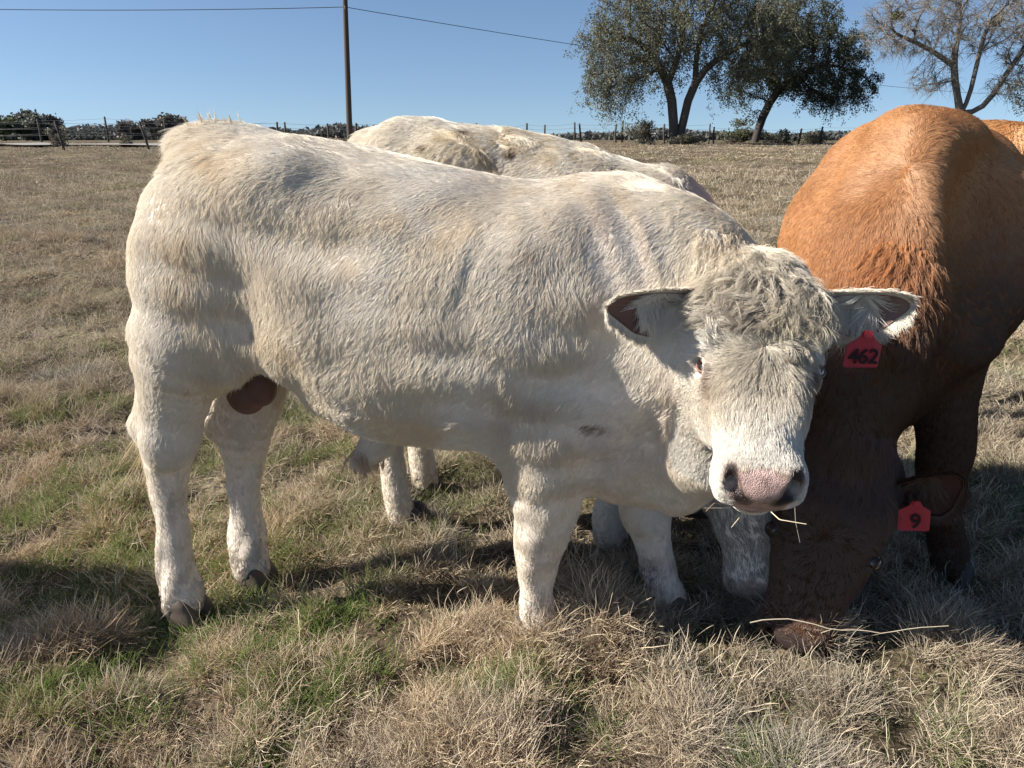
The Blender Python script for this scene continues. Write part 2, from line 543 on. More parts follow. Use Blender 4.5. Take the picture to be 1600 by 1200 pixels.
# ------------------------------------------------------------------ bull 3: the brown bull grazing on the right
def build_bull_c():
    S = Sculpt(axis_steps((.55, 1.15, .009), (1.15, 2.60, .014)), axis_steps((1.44, 2.1, .009), (2.1, 3.75, .014)),
               axis_steps((-.02, .66, .009), (.66, 1.5, .012)))
    O = np.array([1.0, 1.97, 0.]); D = np.array([.58, .815, 0]); D /= np.linalg.norm(D)
    N = np.array([D[1], -D[0], 0]); Z = np.array([0, 0, 1.])      # N points to image right
    S.loft(O, np.array([D, N, Z]), [
        (-.03, .07, .60, .95), (.04, .15, .50, 1.12), (.15, .22, .47, 1.27), (.30, .295, .50, 1.375), (.45, .31, .60, 1.385),
        (.70, .31, .68, 1.37), (1.0, .30, .72, 1.36), (1.3, .275, .76, 1.36), (1.48, .24, .82, 1.34), (1.62, .2, .85, 1.30),
        (1.70, .08, .95, 1.15)], k=.06, ex=2.0)
    P = lambda s_, u, z: O + D * s_ + N * u + Z * z
    S.ell(P(.28, .0, 1.325), (.15, .15, .085), .06)
    S.ell(P(.37, -.10, 1.245), (.17, .15, .125), .06)
    S.ell(P(.32, .225, .98), (.13, .10, .26), .08)
    S.ell(P(.24, -.205, .98), (.15, .12, .27), .08)
    S.ell(P(.17, .20, .80), (.10, .09, .12), .06)
    S.ell(P(.10, -.20, .78), (.12, .10, .13), .06)
    S.chain([((1.26, 2.08, .74), .12), ((1.285, 2.06, .60), .092), ((1.315, 2.05, .46), .078), ((1.318, 2.05, .36), .070), ((1.35, 2.05, .22), .052),
             ((1.385, 2.05, .11), .056), ((1.40, 2.03, .04), .058)], .03)
    S.chain([((.92, 2.24, .70), .12), ((.92, 2.22, .55), .095), ((.93, 2.20, .36), .07), ((.94, 2.20, .22), .052),
             ((.95, 2.20, .11), .056), ((.95, 2.18, .04), .058)], .03)
    for sg in (-1, 1):
        S.cone(P(1.42, sg * .18, 1.08), P(1.46, sg * .18, .84), .17, .13, .06)
        S.chain([(P(1.46, sg * .18, .84), .12), (P(1.50, sg * .17, .66), .09), (P(1.53, sg * .17, .52), .074), (P(1.50, sg * .17, .30), .052),
                 (P(1.48, sg * .17, .13), .058), (P(1.46, sg * .17, .04), .058)], .03)
    # neck
    S.ell((1.07, 2.10, 1.06), (.18, .18, .26), .11)
    S.cone((1.10, 2.06, 1.27), (.945, 1.80, .86), .085, .085, .09)
    S.cone((1.03, 2.06, 1.00), (.935, 1.90, .70), .23, .155, .09)
    S.cone((.935, 1.90, .70), (.91, 1.84, .56), .150, .12, .05)
    S.ell((1.06, 2.02, .68), (.13, .12, .14), .06)          # brisket
    S.ell((1.275, 1.80, 1.15), (.195, .24, .36), .07, op='cut')   # hollow ahead of the shoulder
    fr = head_frame((.905, 1.80, .535), (.75, 1.635, .035), (.90, -.42, 0))
    L = sculpt_head(S, *fr, detail=True, wide=1.12)
    return S, fr, L, (O, D, N)

# ------------------------------------------------------------------ fur
def sample_surface(V, F, N, n, wfn=None, seed=1):
    r = np.random.default_rng(seed)
    T = np.concatenate([F[:, [0, 1, 2]], F[:, [0, 2, 3]]])
    c = V[T].mean(1)
    A = np.linalg.norm(np.cross(V[T[:, 1]] - V[T[:, 0]], V[T[:, 2]] - V[T[:, 0]]), axis=1)
    if wfn is not None: A = A * wfn(c, norm(N[T].mean(1)))
    cum = np.cumsum(A); i = np.searchsorted(cum, r.random(n) * cum[-1])
    i = np.minimum(i, len(T) - 1)
    u, v = r.random(n), r.random(n); f = u + v > 1; u[f] = 1 - u[f]; v[f] = 1 - v[f]
    t = T[i]; w = np.stack([1 - u - v, u, v], 1)[..., None]
    return (V[t] * w).sum(1), norm((N[t] * w).sum(1))


def make_fur(name, parent, mat, P, Nn, dirn, length, color, per=6, spread=.004, lift=.35, rad=.0005, clump=.75, jit=.12,
             curl=None, seed=3, k=5, bright=.10, wave=.0):
    """P,Nn (m,3) clump roots; dirn (m,3); length (m,), color (m,3)"""
    r = np.random.default_rng(seed)
    m = len(P)
    d = dirn - Nn * (dirn * Nn).sum(1)[:, None]; d = norm(d)
    b = np.cross(Nn, d)
    ang = r.normal(size=m) * jit
    d, b = d * np.cos(ang)[:, None] + b * np.sin(ang)[:, None], b * np.cos(ang)[:, None] - d * np.sin(ang)[:, None]
    lf = (np.asarray(lift) * (1 + .35 * r.normal(size=m))).clip(.03, 1.5)
    rep = lambda x: np.repeat(x, per, axis=0)
    P2, N2, d2, b2, l2, c2, lf2 = map(rep, (P, Nn, d, b, np.asarray(length) * (1 + .18 * r.normal(size=m)).clip(.4, 1.6), color, lf))
    n = m * per
    sp = rep(np.broadcast_to(np.asarray(spread, float), (m,)))
    o1, o2 = r.normal(size=n) * sp, r.normal(size=n) * sp
    root = P2 + d2 * (o1 * .8)[:, None] + b2 * o2[:, None] - N2 * .0006
    li = l2 * (1 + .15 * r.normal(size=n)).clip(.5, 1.5)
    t = np.linspace(0, 1, k)[None, :, None]
    lf2 = lf2 * (1 + .15 * r.normal(size=n))
    pts = root[:, None] + d2[:, None] * (li[:, None, None] * t) + N2[:, None] * ((li * lf2)[:, None, None] * t * (1.55 - t))
    # children drift towards the clump's axis at the tip
    pts -= b2[:, None] * (o2 * clump)[:, None, None] * t**1.5
    pts -= d2[:, None] * (o1 * .5)[:, None, None] * t
    sw = rep(r.normal(size=m) * .18)
    pts += b2[:, None] * (li * sw)[:, None, None] * t**2
    pts += b2[:, None] * (li * .05 * r.normal(size=n))[:, None, None] * t**2
    if wave:
        ph = rep(r.random(m) * 6.28)
        pts += b2[:, None] * (li * wave)[:, None, None] * (np.sin(t * 5 + ph[:, None, None]) - np.sin(ph)[:, None, None])
    if curl is not None:
        cr, turns = rep(np.broadcast_to(curl[0], (m,))), rep(curl[1] * (1 + .4 * r.normal(size=m)))
        ph = rep(r.random(m) * 6.28) + r.normal(size=n) * .25
        a = ph[:, None, None] + turns[:, None, None] * 6.28 * t
        rr = cr[:, None, None] * np.minimum(t * 2.2, 1)
        pts += b2[:, None] * rr * np.cos(a) + N2[:, None] * rr * (np.sin(a) + 1) * .8 + d2[:, None] * rr * np.sin(a) * .8
    rad2 = rad * (1 + .25 * r.normal(size=n)).clip(.4, 1.8)
    R = rad2[:, None] * np.array([1, .95, .8, .55, .15] if k == 5 else np.interp(np.linspace(0, 1, k), [0, .5, 1], [1, .8, .15]))[None]
    cb = 1 + bright * rep(r.normal(size=m)) + .06 * r.normal(size=n)
    cc = (c2 * cb[:, None]).clip(.004, .93)
    return curves_np(name, pts, R, cc, mat, parent)


def hair_mat(name, rough=.35, trans=.25, spec=.08):
    m = bpy.data.materials.new(name); m.use_nodes = True
    nt = m.node_tree; nt.nodes.remove(nt.nodes["Principled BSDF"])
    out = nt.nodes["Material Output"]
    a = nt.nodes.new("ShaderNodeAttribute"); a.attribute_name = "col"
    df = nt.nodes.new("ShaderNodeBsdfDiffuse"); tr = nt.nodes.new("ShaderNodeBsdfTranslucent")
    hb = nt.nodes.new("ShaderNodeBsdfHair"); hb.component = 'Reflection'
    hb.inputs["RoughnessU"].default_value = rough; hb.inputs["RoughnessV"].default_value = .5
    hb.inputs["Color"].default_value = (.9, .88, .82, 1)
    m1 = nt.nodes.new("ShaderNodeMixShader"); m1.inputs[0].default_value = trans
    m2 = nt.nodes.new("ShaderNodeMixShader"); m2.inputs[0].default_value = spec
    nt.links.new(a.outputs["Color"], df.inputs[0]); nt.links.new(a.outputs["Color"], tr.inputs[0])
    nt.links.new(df.outputs[0], m1.inputs[1]); nt.links.new(tr.outputs[0], m1.inputs[2])
    nt.links.new(m1.outputs[0], m2.inputs[1]); nt.links.new(hb.outputs[0], m2.inputs[2])
    nt.links.new(m2.outputs[0], out.inputs[0])
    return m


def blobs(P, lst):
    """sum of soft spots given as photo-planned (x,z,rx,rz) on the camera side; returns 0..1"""
    out = np.zeros(len(P))
    for x, z, rx, rz in lst:
        out = np.maximum(out, np.exp(-(((P[:, 0] - x) / rx)**2 + ((P[:, 2] - z) / rz)**2)))
    return out


def spot(px, py, r, ry=None, Y=1.62):
    w = WY(px, py, Y); s = (Y * cp + .2) / 1150
    return (w[0], w[2], r * s, (ry or r) * s)


M_FUR = hair_mat("fur_pale")
M_FURB = hair_mat("fur_brown", rough=.3, trans=.2, spec=.06)
M_SKIN = attr_mat("skin", rough=.6, spec=.3, bump=.5, bscale=320)
_nt = M_SKIN.node_tree; _a = _nt.nodes.new("ShaderNodeAttribute"); _a.attribute_name = "wet"      # moist bare nose: glossier, pebbled
_m = _nt.nodes.new("ShaderNodeMath"); _m.operation = 'MULTIPLY_ADD'; _m.inputs[1].default_value = -.30; _m.inputs[2].default_value = .62
_nt.links.new(_a.outputs["Fac"], _m.inputs[0]); _nt.links.new(_m.outputs[0], _nt.nodes["Principled BSDF"].inputs["Roughness"])
_v = _nt.nodes.new("ShaderNodeTexVoronoi"); _v.inputs["Scale"].default_value = 420; _t = _nt.nodes.new("ShaderNodeTexCoord")
_nt.links.new(_t.outputs["Object"], _v.inputs["Vector"])
_b2 = _nt.nodes.new("ShaderNodeBump"); _b2.inputs["Distance"].default_value = .0015; _b2.invert = True
_nt.links.new(_v.outputs["Distance"], _b2.inputs["Height"]); _nt.links.new(_a.outputs["Fac"], _b2.inputs["Strength"])
_b1 = [n for n in _nt.nodes if n.type == 'BUMP' and n != _b2][0]
_nt.links.new(_b1.outputs[0], _b2.inputs["Normal"]); _nt.links.new(_b2.outputs[0], _nt.nodes["Principled BSDF"].inputs["Normal"])
M_HOOF = attr_mat("hoof_horn", rough=.5, spec=.3, bump=.5, bscale=60)
M_EYE, _, _b = principled("eyeball", (.012, .009, .008), .04, .6); _b.inputs["Coat Weight"].default_value = 1
M_TAG, _, _b = principled("red_tag_plastic", (.38, .026, .038), .45, .35)
M_INK = principled("tag_print", (.02, .01, .012), .6, .2)[0]


def face_flow(a, b, n1):
    """hair direction on the face in (a sideways, b towards the muzzle): a whorl between the eyes"""
    bw = .222
    da, db = a, b - bw
    rr = np.hypot(da, db) + 1e-4
    # below and beside the whorl: radiate, turning down the nose
    ra = da / rr * .9 - db / rr * .25; rb = db / rr + da / rr * .25
    dn = sstep(.25, .36, b)
    ra = ra * (1 - dn) + (a * 3.0) * dn; rb = rb * (1 - dn) + dn
    # topknot falling forward from the poll
    up = 1 - sstep(.135, .185, b + .012 * n1)
    ta = a * 5 + .35 * n1; tb = np.full_like(b, 1.0)
    return ra * (1 - up) + ta * up, rb * (1 - up) + tb * up


def coat_pale(P, N, L_inv, head_w):
    pass


def hoof_part(parent, pos, yaw, s=1.0, col=(.095, .075, .062)):
    S = Sculpt(axis_steps((-.08, .10, .006)), axis_steps((-.07, .07, .006)), axis_steps((-.01, .085, .006)))
    for sg in (-1, 1):
        S.loft((0, sg * .029, 0), np.array([[0, 0, 1.], [0, 1, 0], [1, 0, 0]]),
               [(-.005, .027, -.045, .068), (.02, .027, -.042, .062), (.045, .024, -.038, .048), (.07, .020, -.032, .032), (.08, .012, -.02, .02)], k=.008, ex=2.6)
    S.ell((-.055, 0, .075), (.02, .03, .014), .01)
    V, F = S.mesh(1)
    V = V * s
    c, q = math.cos(yaw), math.sin(yaw)
    V = V @ np.array([[c, q, 0], [-q, c, 0], [0, 0, 1]]) + np.array(pos)
    return mesh_np("hoof", V, F, M_HOOF, parent, attrs={"col": np.tile(np.array(col), (len(V), 1))})


def ear_part(parent, name, root, tip, up, wid, face, cup=.03, fold=.015, col_in=(.30, .20, .17), fur_col=(.72, .66, .56), furmat=None,
             fl=.016, inner_len=.05, inner_col=(.75, .72, .66), nin=420, seed=0, label=None):
    """cupped ear: root->tip, 'up' = direction of the upper edge, 'face' = direction the hollow opens to; thick shell"""
    root, tip = np.array(root, float), np.array(tip, float)
    ax = tip - root; Lr = np.linalg.norm(ax); ax /= Lr
    up = np.array(up, float); up -= ax * (up @ ax); up /= np.linalg.norm(up)
    fc = np.cross(ax, up)
    if fc @ np.array(face) < 0: fc = -fc
    nu, nv = 26, 17
    u = np.linspace(0, 1, nu)[:, None]; v = np.linspace(-1, 1, nv)[None, :]
    w = np.interp(u, [0, .12, .3, .5, .7, .86, .95, 1], [.40, .52, .86, 1, .96, .74, .46, .08]) * wid
    lowb = np.where(v < 0, 1 + .85 * np.sin(np.clip(u * 1.12, 0, 1) * 3.1), .72)
    th = v * 1.25
    lat = np.sin(th) / np.sin(1.25) * w * lowb
    dep = (np.cos(th) - np.cos(1.25)) * cup * np.interp(u, [0, .3, .8, 1], [1.5, 1.2, .7, .1])
    dep = dep + np.clip(v, .0, 1)**2 * (-fold) * np.sin(u * 3.14)
    C = root + ax * (u * Lr)[..., None] + up * lat[..., None] - fc * dep[..., None]
    C = C - up * (.02 * np.sin(u * 3.14) * Lr / .14)[..., None] * 0
    # shell thickness
    du = np.gradient(C, axis=0); dv = np.gradient(C, axis=1)
    n = norm(np.cross(du, dv)); n = n * np.sign((n @ fc).mean())
    thk = .0022 + .006 * (1 - u[..., None])**3
    A = C + n * 0; B = C - n * thk * 2
    V = np.concatenate([A.reshape(-1, 3), B.reshape(-1, 3)])
    idx = np.arange(nu * nv).reshape(nu, nv); o = nu * nv
    q = lambda I, fl: np.stack([I[:-1, :-1], I[1:, :-1], I[1:, 1:], I[:-1, 1:]], -1).reshape(-1, 4)[:, ::fl]
    F = [q(idx, 1), q(idx + o, -1)]
    rim = np.concatenate([idx[:, 0], idx[-1, 1:], idx[::-1, -1][1:], idx[0, ::-1][1:]])
    F.append(np.stack([rim[:-1], rim[1:], rim[1:] + o, rim[:-1] + o], 1))
    F = np.concatenate(F)
    cin = np.tile(np.array(col_in), (o, 1)); cout = np.tile(np.array(fur_col) * .9, (o, 1))
    ob = mesh_np(name, V, F, M_SKIN, parent, attrs={"col": np.concatenate([cin, cout])})
    if label: ob["label"] = label
    r = np.random.default_rng(seed)
    # back and rim fur
    nb = int(3200 * FUR)
    ui, vi = r.random(nb), r.random(nb) * 2 - 1
    edge = r.random(nb) < .5
    vi[edge] = np.sign(vi[edge]) * (1 - r.random(edge.sum())**2 * .12)
    def at(G, uu, vv):
        a = uu * (nu - 1); b = (vv + 1) / 2 * (nv - 1)
        i, j = np.clip(a.astype(int), 0, nu - 2), np.clip(b.astype(int), 0, nv - 2)
        fa, fb = (a - i)[:, None], (b - j)[:, None]
        return (G[i, j] * (1 - fa) * (1 - fb) + G[i + 1, j] * fa * (1 - fb) + G[i, j + 1] * (1 - fa) * fb + G[i + 1, j + 1] * fa * fb)
    Pb, Nb = at(B, ui, vi), -norm(at(n, ui, vi))
    side = norm(at(dv, ui, vi)) * np.sign(vi)[:, None]
    dd = norm(ax[None] * .8 + side * (.25 + .9 * (np.abs(vi) > .85))[:, None] + .1 * r.normal(size=(nb, 3)))
    ln = fl * (.7 + .9 * (np.abs(vi) > .85) * r.random(nb))
    cc = np.tile(np.array(fur_col), (nb, 1))
    f1 = make_fur("ear_fur", ob, furmat or M_FUR, Pb, Nb, dd, ln, cc, per=4, spread=.003, lift=.3, rad=.00042, seed=seed + 5)
    # long hair inside, hanging across the hollow from the upper edge
    if nin:
        nb = int(nin * FUR)
        ui = .06 + .60 * r.random(nb)**1.15; vi = .95 - 1.2 * r.random(nb)**1.2
        Pb, Nb = at(A, ui, vi), norm(at(n, ui, vi))
        dd = norm(-up[None] * 1.0 + ax[None] * (.25 * r.normal(size=nb) - .1)[:, None] + fc[None] * .15)
        make_fur("inner_ear_hair", ob, furmat or M_FUR, Pb, Nb, dd, inner_len * (.6 + .5 * r.random(nb)), np.tile(np.array(inner_col), (nb, 1)),
                 per=5, spread=.003, lift=.42, rad=.0004, seed=seed + 9, wave=.05)
    return ob


def tag_part(parent, W0, xdir, down, nrm, w, text, top_h=.045, h=.055):
    """flexible ear tag: square plate with a tapering neck and button; text sits on its face"""
    W0 = np.array(W0, float)
    x = norm(np.array(xdir, float)); d = norm(np.array(down, float)); n = norm(np.array(nrm, float))
    prof = [(-.12, 0), (.12, 0), (.2, top_h * .45), (.5, top_h), (.5, top_h + h - .006), (.47, top_h + h - .001), (.42, top_h + h),
            (-.42, top_h + h), (-.47, top_h + h - .001), (-.5, top_h + h - .006), (-.5, top_h), (-.2, top_h * .45)]
    nP = len(prof); rows = []
    for off in (.0012, -.0012):
        for a, b in prof:
            bow = .006 * (a * 2)**2
            rows.append(W0 + x * a * w + d * b + n * (off - bow))
    V = np.array(rows)
    # build as strips so the bowed plate stays thick
    me = bpy.data.meshes.new("ear_tag")
    faces = [list(range(nP)), list(range(2 * nP - 1, nP - 1, -1))] + [[i, i + nP, (i + 1) % nP + nP, (i + 1) % nP] for i in range(nP)]
    me.from_pydata([tuple(v) for v in V], [], faces); me.materials.append(M_TAG)
    ob = bpy.data.objects.new("ear_tag", me); fin(ob, parent)
    # button
    c = W0 + d * .008
    th = np.linspace(0, 2 * np.pi, 17)[:-1]
    ring = [c + x * np.cos(a) * .009 + d * np.sin(a) * .009 + n * o for o in (-.003, .005) for a in th]
    me = bpy.data.meshes.new("button")
    me.from_pydata([tuple(v) for v in ring], [], [list(range(16, 32))] + [[i, (i + 1) % 16, (i + 1) % 16 + 16, i + 16] for i in range(16)])
    me.materials.append(M_TAG); fin(bpy.data.objects.new("button", me), ob)
    # number
    cu = bpy.data.curves.new("number", 'FONT'); cu.body = text; cu.align_x = 'CENTER'; cu.align_y = 'CENTER'
    cu.size = .043 if len(text) > 1 else .055; cu.extrude = .0004; cu.space_character = .92; cu.offset = .0007
    cu.materials.append(M_INK)
    R = Matrix((x, -d, n)).transposed().to_4x4()
    if R.determinant() < 0: raise RuntimeError
    R.translation = Vector(W0 + d * (top_h + h * .52) + n * .0020)
    tmp = bpy.data.objects.new("tmp", cu); COL.objects.link(tmp)
    bpy.context.view_layer.update()
    m2 = bpy.data.meshes.new_from_object(tmp.evaluated_get(bpy.context.evaluated_depsgraph_get()))
    bpy.data.objects.remove(tmp); m2.transform(R)
    if not m2.materials: m2.materials.append(M_INK)
    m2.name = "number"; fin(bpy.data.objects.new("number", m2), ob)
    return ob


def tube(pts, rad, nseg=10, cap=True):
    pts = np.asarray(pts, float); k = len(pts); rad = np.broadcast_to(rad, (k,))
    T = norm(np.gradient(pts, axis=0)); ref = np.array([.3, .5, .8]) if abs(T[0] @ np.array([.3, .5, .8])) < .9 else np.array([1., 0, 0])
    a = norm(np.cross(T, ref)); b = np.cross(T, a)
    th = np.linspace(0, 2 * np.pi, nseg + 1)[:-1]
    V = (pts[:, None] + rad[:, None, None] * (a[:, None] * np.cos(th)[None, :, None] + b[:, None] * np.sin(th)[None, :, None])).reshape(-1, 3)
    i = np.arange(k - 1)[:, None] * nseg; j = np.arange(nseg)[None]; j2 = (j + 1) % nseg
    F = np.stack([i + j, i + j2, i + nseg + j2, i + nseg + j], -1).reshape(-1, 4)
    return V, F


def eye_part(parent, L, fr, sg, fwd=.52, b=.246, a=.106, c=-.016, r=.0215, lid=(.42, .17, .13), outer=(.50, .40, .33), open_=.50):
    """eyeball and the lids round it"""
    O, e1, t, n, sc = fr
    ctr = L(sg * a, b, c)
    out = norm(e1 * sg * .86 + n * fwd + t * .05)
    ax = norm(t * .85 - e1 * sg * .35 + n * .2); ax = norm(ax - out * (ax @ out)); up = np.cross(out, ax)
    uu, vv = np.meshgrid(np.linspace(0, 2 * np.pi, 25)[:-1], np.linspace(.02, np.pi - .02, 14), indexing='ij')
    V = ctr + r * sc * (np.cos(vv)[..., None] * out + np.sin(vv)[..., None] * (np.cos(uu)[..., None] * ax + np.sin(uu)[..., None] * up))
    I = np.arange(24 * 14).reshape(24, 14); J = np.roll(I, -1, 0)
    F = np.stack([I[:, :-1], I[:, 1:], J[:, 1:], J[:, :-1]], -1).reshape(-1, 4)
    ob = mesh_np("eye", V.reshape(-1, 3), F, M_EYE, parent)
    th = np.linspace(0, 2 * np.pi, 41)[:-1]
    rings = []
    al = .98; # half length of the slit, radians on the ball
    ca, sa = np.cos(th), np.sin(th)
    for k, (g, rr) in enumerate(((1.0, 1.00), (1.0, 1.06), (1.10, 1.12), (1.25, 1.10), (1.5, 1.0), (1.9, .8))):
        A = al * ca * (1 + (g - 1) * .55) + .10 * (ca > 0) * ca * (k < 4)
        B = open_ * sa * (1 + (g - 1) * 1.7) * (1 - .25 * ca**2)
        d = norm(out[None] + np.tan(np.clip(A, -1.35, 1.35))[:, None] * ax * .8 + np.tan(np.clip(B, -1.3, 1.3))[:, None] * up)
        rings.append(ctr + d * r * sc * rr)
    V = np.array(rings).reshape(-1, 3)
    I = np.arange(6 * 40).reshape(6, 40); J = np.roll(I, -1, 1)
    F = np.stack([I[:-1], I[1:], J[1:], J[:-1]], -1).reshape(-1, 4)
    w = np.clip(np.repeat([0, 0, .15, .6, 1, 1], 40) + np.tile(.55 * (sa > -.2), 6), 0, 1)[:, None]
    mesh_np("eyelid", V, F, M_SKIN, ob, attrs={"col": np.array(lid) * (1 - w) + np.array(outer) * w})
    return ob


def local(fr):
    O, e1, t, n, sc = fr
    return lambda P: ((P - O) @ e1 / sc, (P - O) @ t / sc, (P - O) @ n / sc)

# ------------------------------------------------------------------ the cream bull in front
def head_mask(a, b, c):
    """1 on the head, 0 on the neck (works in head coordinates)"""
    return (b > -.06) * (b < .56) * (c > -.26) * (np.abs(a) < .13 + .12 * np.clip(b, 0, .3)) * (c > -.085 - .70 * np.clip(b, -.02, 1))


def nostril_dist(a, b, c):
    """distance to the comma-shaped line of the nearer nostril"""
    X = np.stack([np.abs(a), b, c], -1); d = np.full(len(a), 9.)
    pts = np.array([(.064, .478, .030), (.058, .500, .010), (.047, .516, -.006), (.033, .526, -.014)])
    for A, B in zip(pts[:-1], pts[1:]):
        t = np.clip((X - A) @ (B - A) / ((B - A) @ (B - A)), 0, 1)
        d = np.minimum(d, np.linalg.norm(X - A - t[:, None] * (B - A), axis=1))
    return d


def pad_mask(a, b, c):
    w = .050 - .10 * np.clip(-.02 - c, 0, .06)
    m = sstep(.468, .478, b + .25 * np.clip(-c, 0, .02) * 0 + .006 * np.cos(a * 60)) * sstep(w + .006, w - .002, np.abs(a)) * sstep(-.078, -.072, c)
    nost = np.exp(-(nostril_dist(a, b, c) / .0200)**4)
    return np.clip(m + nost * 1.3, 0, 1), nost


def cream_head_skin(a, b, c, base):
    pm, no = pad_mask(a, b, c)
    mott = Noise(60, seed=31)(np.stack([a, b, c], 1))
    pink = np.array([.44, .30, .265]) * (1 + .22 * mott)[:, None] * (1 - .45 * sstep(.02, .065, a + .03 * mott) * sstep(.49, .5, b))[:, None]
    dark = np.array([.016, .011, .010])  # darkness inside the nostrils put into the skin colour
    col = base * (1 - pm[:, None]) + pink * pm[:, None]
    inn = np.exp(-(nostril_dist(a, b, c) / .0185)**5)[:, None]
    col = col * (1 - inn) + dark * inn
    lip = (sstep(.46, .48, b) * sstep(-.088, -.094, c) * sstep(-.115, -.108, c) * sstep(.055, .045, np.abs(a)))[:, None]
    top = (sstep(.484, .470, b + .008 * mott) * pm * (np.abs(a) < .045))[:, None]
    col = col * (1 - .7 * top) + np.array([.30, .22, .15]) * .7 * top
    return col * (1 - lip) + np.array([.22, .12, .08]) * lip


def build_front_bull():
    S, fr, L, (BO, BD, BN) = build_bull_a()
    V, F = S.mesh(2)
    loc = local(fr)
    # ridges, creases and muscle relief on the camera side
    N = vnormals(V, F)
    a, b, c = loc(V); hm = head_mask(a, b, c)
    side = sstep(1.95, 1.80, V[:, 1]) * (1 - hm)
    def seg(p, q, w, Y=1.62):
        A, B = WY(*p, Y)[[0, 2]], WY(*q, Y)[[0, 2]]
        X = V[:, [0, 2]] - A; d = B - A; t = np.clip(X @ d / (d @ d), 0, 1)
        return np.exp(-(np.linalg.norm(X - t[:, None] * d, axis=1) / w)**2) * np.sin(np.clip(t, .06, .94) * 3.14)**.6
    disp = np.zeros(len(V))
    for p, q, w, h in (((905, 300), (955, 450), .020, -.008), ((935, 300), (990, 470), .014, .007), ((968, 300), (1012, 450), .014, -.007),
                       ((1000, 310), (1040, 455), .014, .006), ((850, 320), (930, 440), .020, .006), ((820, 300), (812, 400), .022, .008),
                       ((745, 330), (695, 480), .009, .005), ((770, 340), (716, 470), .012, -.004),
                       ((880, 440), (935, 560), .03, .008), ((920, 480), (960, 600), .03, -.008), ((800, 560), (880, 600), .04, -.010),
                       ((930, 600), (905, 700), .03, -.010), ((850, 620), (925, 560), .03, .008), ((830, 640), (800, 700), .02, .008),
                       ((455, 235), (485, 300), .035, -.008), ((300, 570), (370, 500), .05, -.012), ((270, 600), (300, 690), .03, -.008),
                       ((600, 350), (680, 380), .04, .005), ((520, 420), (600, 470), .05, -.006), ((940, 720), (1010, 740), .03, .006),
                       ((770, 560), (772, 690), .016, -.010), ((1000, 640), (1040, 760), .02, -.008), ((1020, 600), (1065, 740), .025, .008)):
        disp += .42 * h * seg(p, q, w * 1.15)
    disp += .0035 * Noise(6, seed=4)(V) * (1 - hm) * sstep(.3, .5, V[:, 2])
    V = V + N * (disp * side)[:, None]
    lo = sstep(.52, .42, V[:, 2]) * (1 - hm)
    V = V + N * (lo * (.0032 * Noise(13, seed=5)(V * [1, 1, .35]) + .0018 * Noise(9, seed=6)(V)))[:, None]
    # tail-head lump is covered by fur; nose pad relief
    N = vnormals(V, F)
    a, b, c = loc(V)
    root = empty("bull", (-.2, 1.85, 0))
    tag(root, "cream bull standing side-on, curly head turned to the camera, red tag in one ear", "bull", "bulls in the pasture")
    fore_s = (sstep(.40, .26, b + .55 * np.abs(a)) * hm * sstep(-.095, -.03, c) * sstep(.150, .105, np.abs(a)) * sstep(0, .035, b - .55 * np.abs(a) + .025))[:, None]
    base = np.tile(np.array([.68, .59, .50]), (len(V), 1)) * (1 - fore_s) + np.array([.40, .34, .27]) * fore_s
    col = np.where(hm[:, None] > 0, cream_head_skin(a, b, c, base), base)
    body = mesh_np("body", V, F, M_SKIN, root, attrs={"col": col, "wet": pad_mask(a, b, c)[0] * hm})

    # ---------- coat
    def density(P, Nn):
        a, b, c = loc(P); h = head_mask(a, b, c)
        pm, no = pad_mask(a, b, c)
        eyes = np.exp(-(((np.abs(a) - .118) / .018)**2 + ((b - .249) / .027)**2 + ((c + .006) / .026)**2))
        lip = sstep(.44, .46, b) * sstep(-.085, -.09, c)
        w = 1.0 + 1.6 * h
        w *= np.where(P[:, 1] > 1.98, .45, 1)
        w *= np.where((P[:, 2] < .07), .5, 1)
        return w * (1 - h * np.clip(pm * 1.2, 0, 1)) * (1 - h * (eyes > .38)) * (1 - .7 * h * lip)
    n = int(210000 * FUR)
    P, Nn = sample_surface(V, F, N, n, density, seed=11)
    a, b, c = loc(P); h = head_mask(a, b, c) > 0
    n1, n2, n3 = Noise(3, seed=1)(P), Noise(9, seed=2)(P), Noise(28, seed=3)(P)
    x, y, z = P.T
    s_ = (P - BO) @ BD; u_ = (P - BO) @ BN
    # body flow
    back = np.interp(s_, [0, .2, .5, .9, 1.2, 1.5], [.15, .25, .55, .55, .45, .1])
    top = sstep(.10, .0, 1.33 - .1 * s_ - z) * .8
    D = -BD[None] * (back * sstep(.45, .8, z) + top)[:, None] + np.array([0, 0, -1.])[None] * (1 - .4 * top)[:, None] + BN[None] * (.3 * n1)[:, None]
    # flank: flows back and down, swirls ahead of the stifle
    fl = np.exp(-(((x + .55) / .13)**2 + ((z - .95) / .2)**2))
    D += BD[None] * (-.2 * fl)[:, None]
    # belly hair turns forward/down
    bl = sstep(.70, .56, z) * (x > -.6) * (x < 0)
    D += BD[None] * (-.5 * bl)[:, None]
    D += BD[None] * (.40 * n1 + .22 * n2)[:, None]
    # face
    fa, fb = face_flow(a, b, n3)
    O_, e1, t_, nn_, sc = fr
    DF = e1[None] * fa[:, None] + t_[None] * fb[:, None] - nn_[None] * (.5 * sstep(.08, .12, np.abs(a)))[:, None]
    DF += e1[None] * (.22 * n3)[:, None] + t_[None] * (.2 * n2)[:, None]
    D = np.where(h[:, None], DF, D)
    # lengths
    ln = np.full(len(P), .025)
    ln = ln * (1 + .25 * n1)
    ln = np.where((z < .62), np.interp(z, [.05, .25, .45, .62], [.012, .013, .014, .018]), ln)
    ln = np.where((x > -.7) & (x < .02) & (z < .72) & (z > .5), .025, ln)
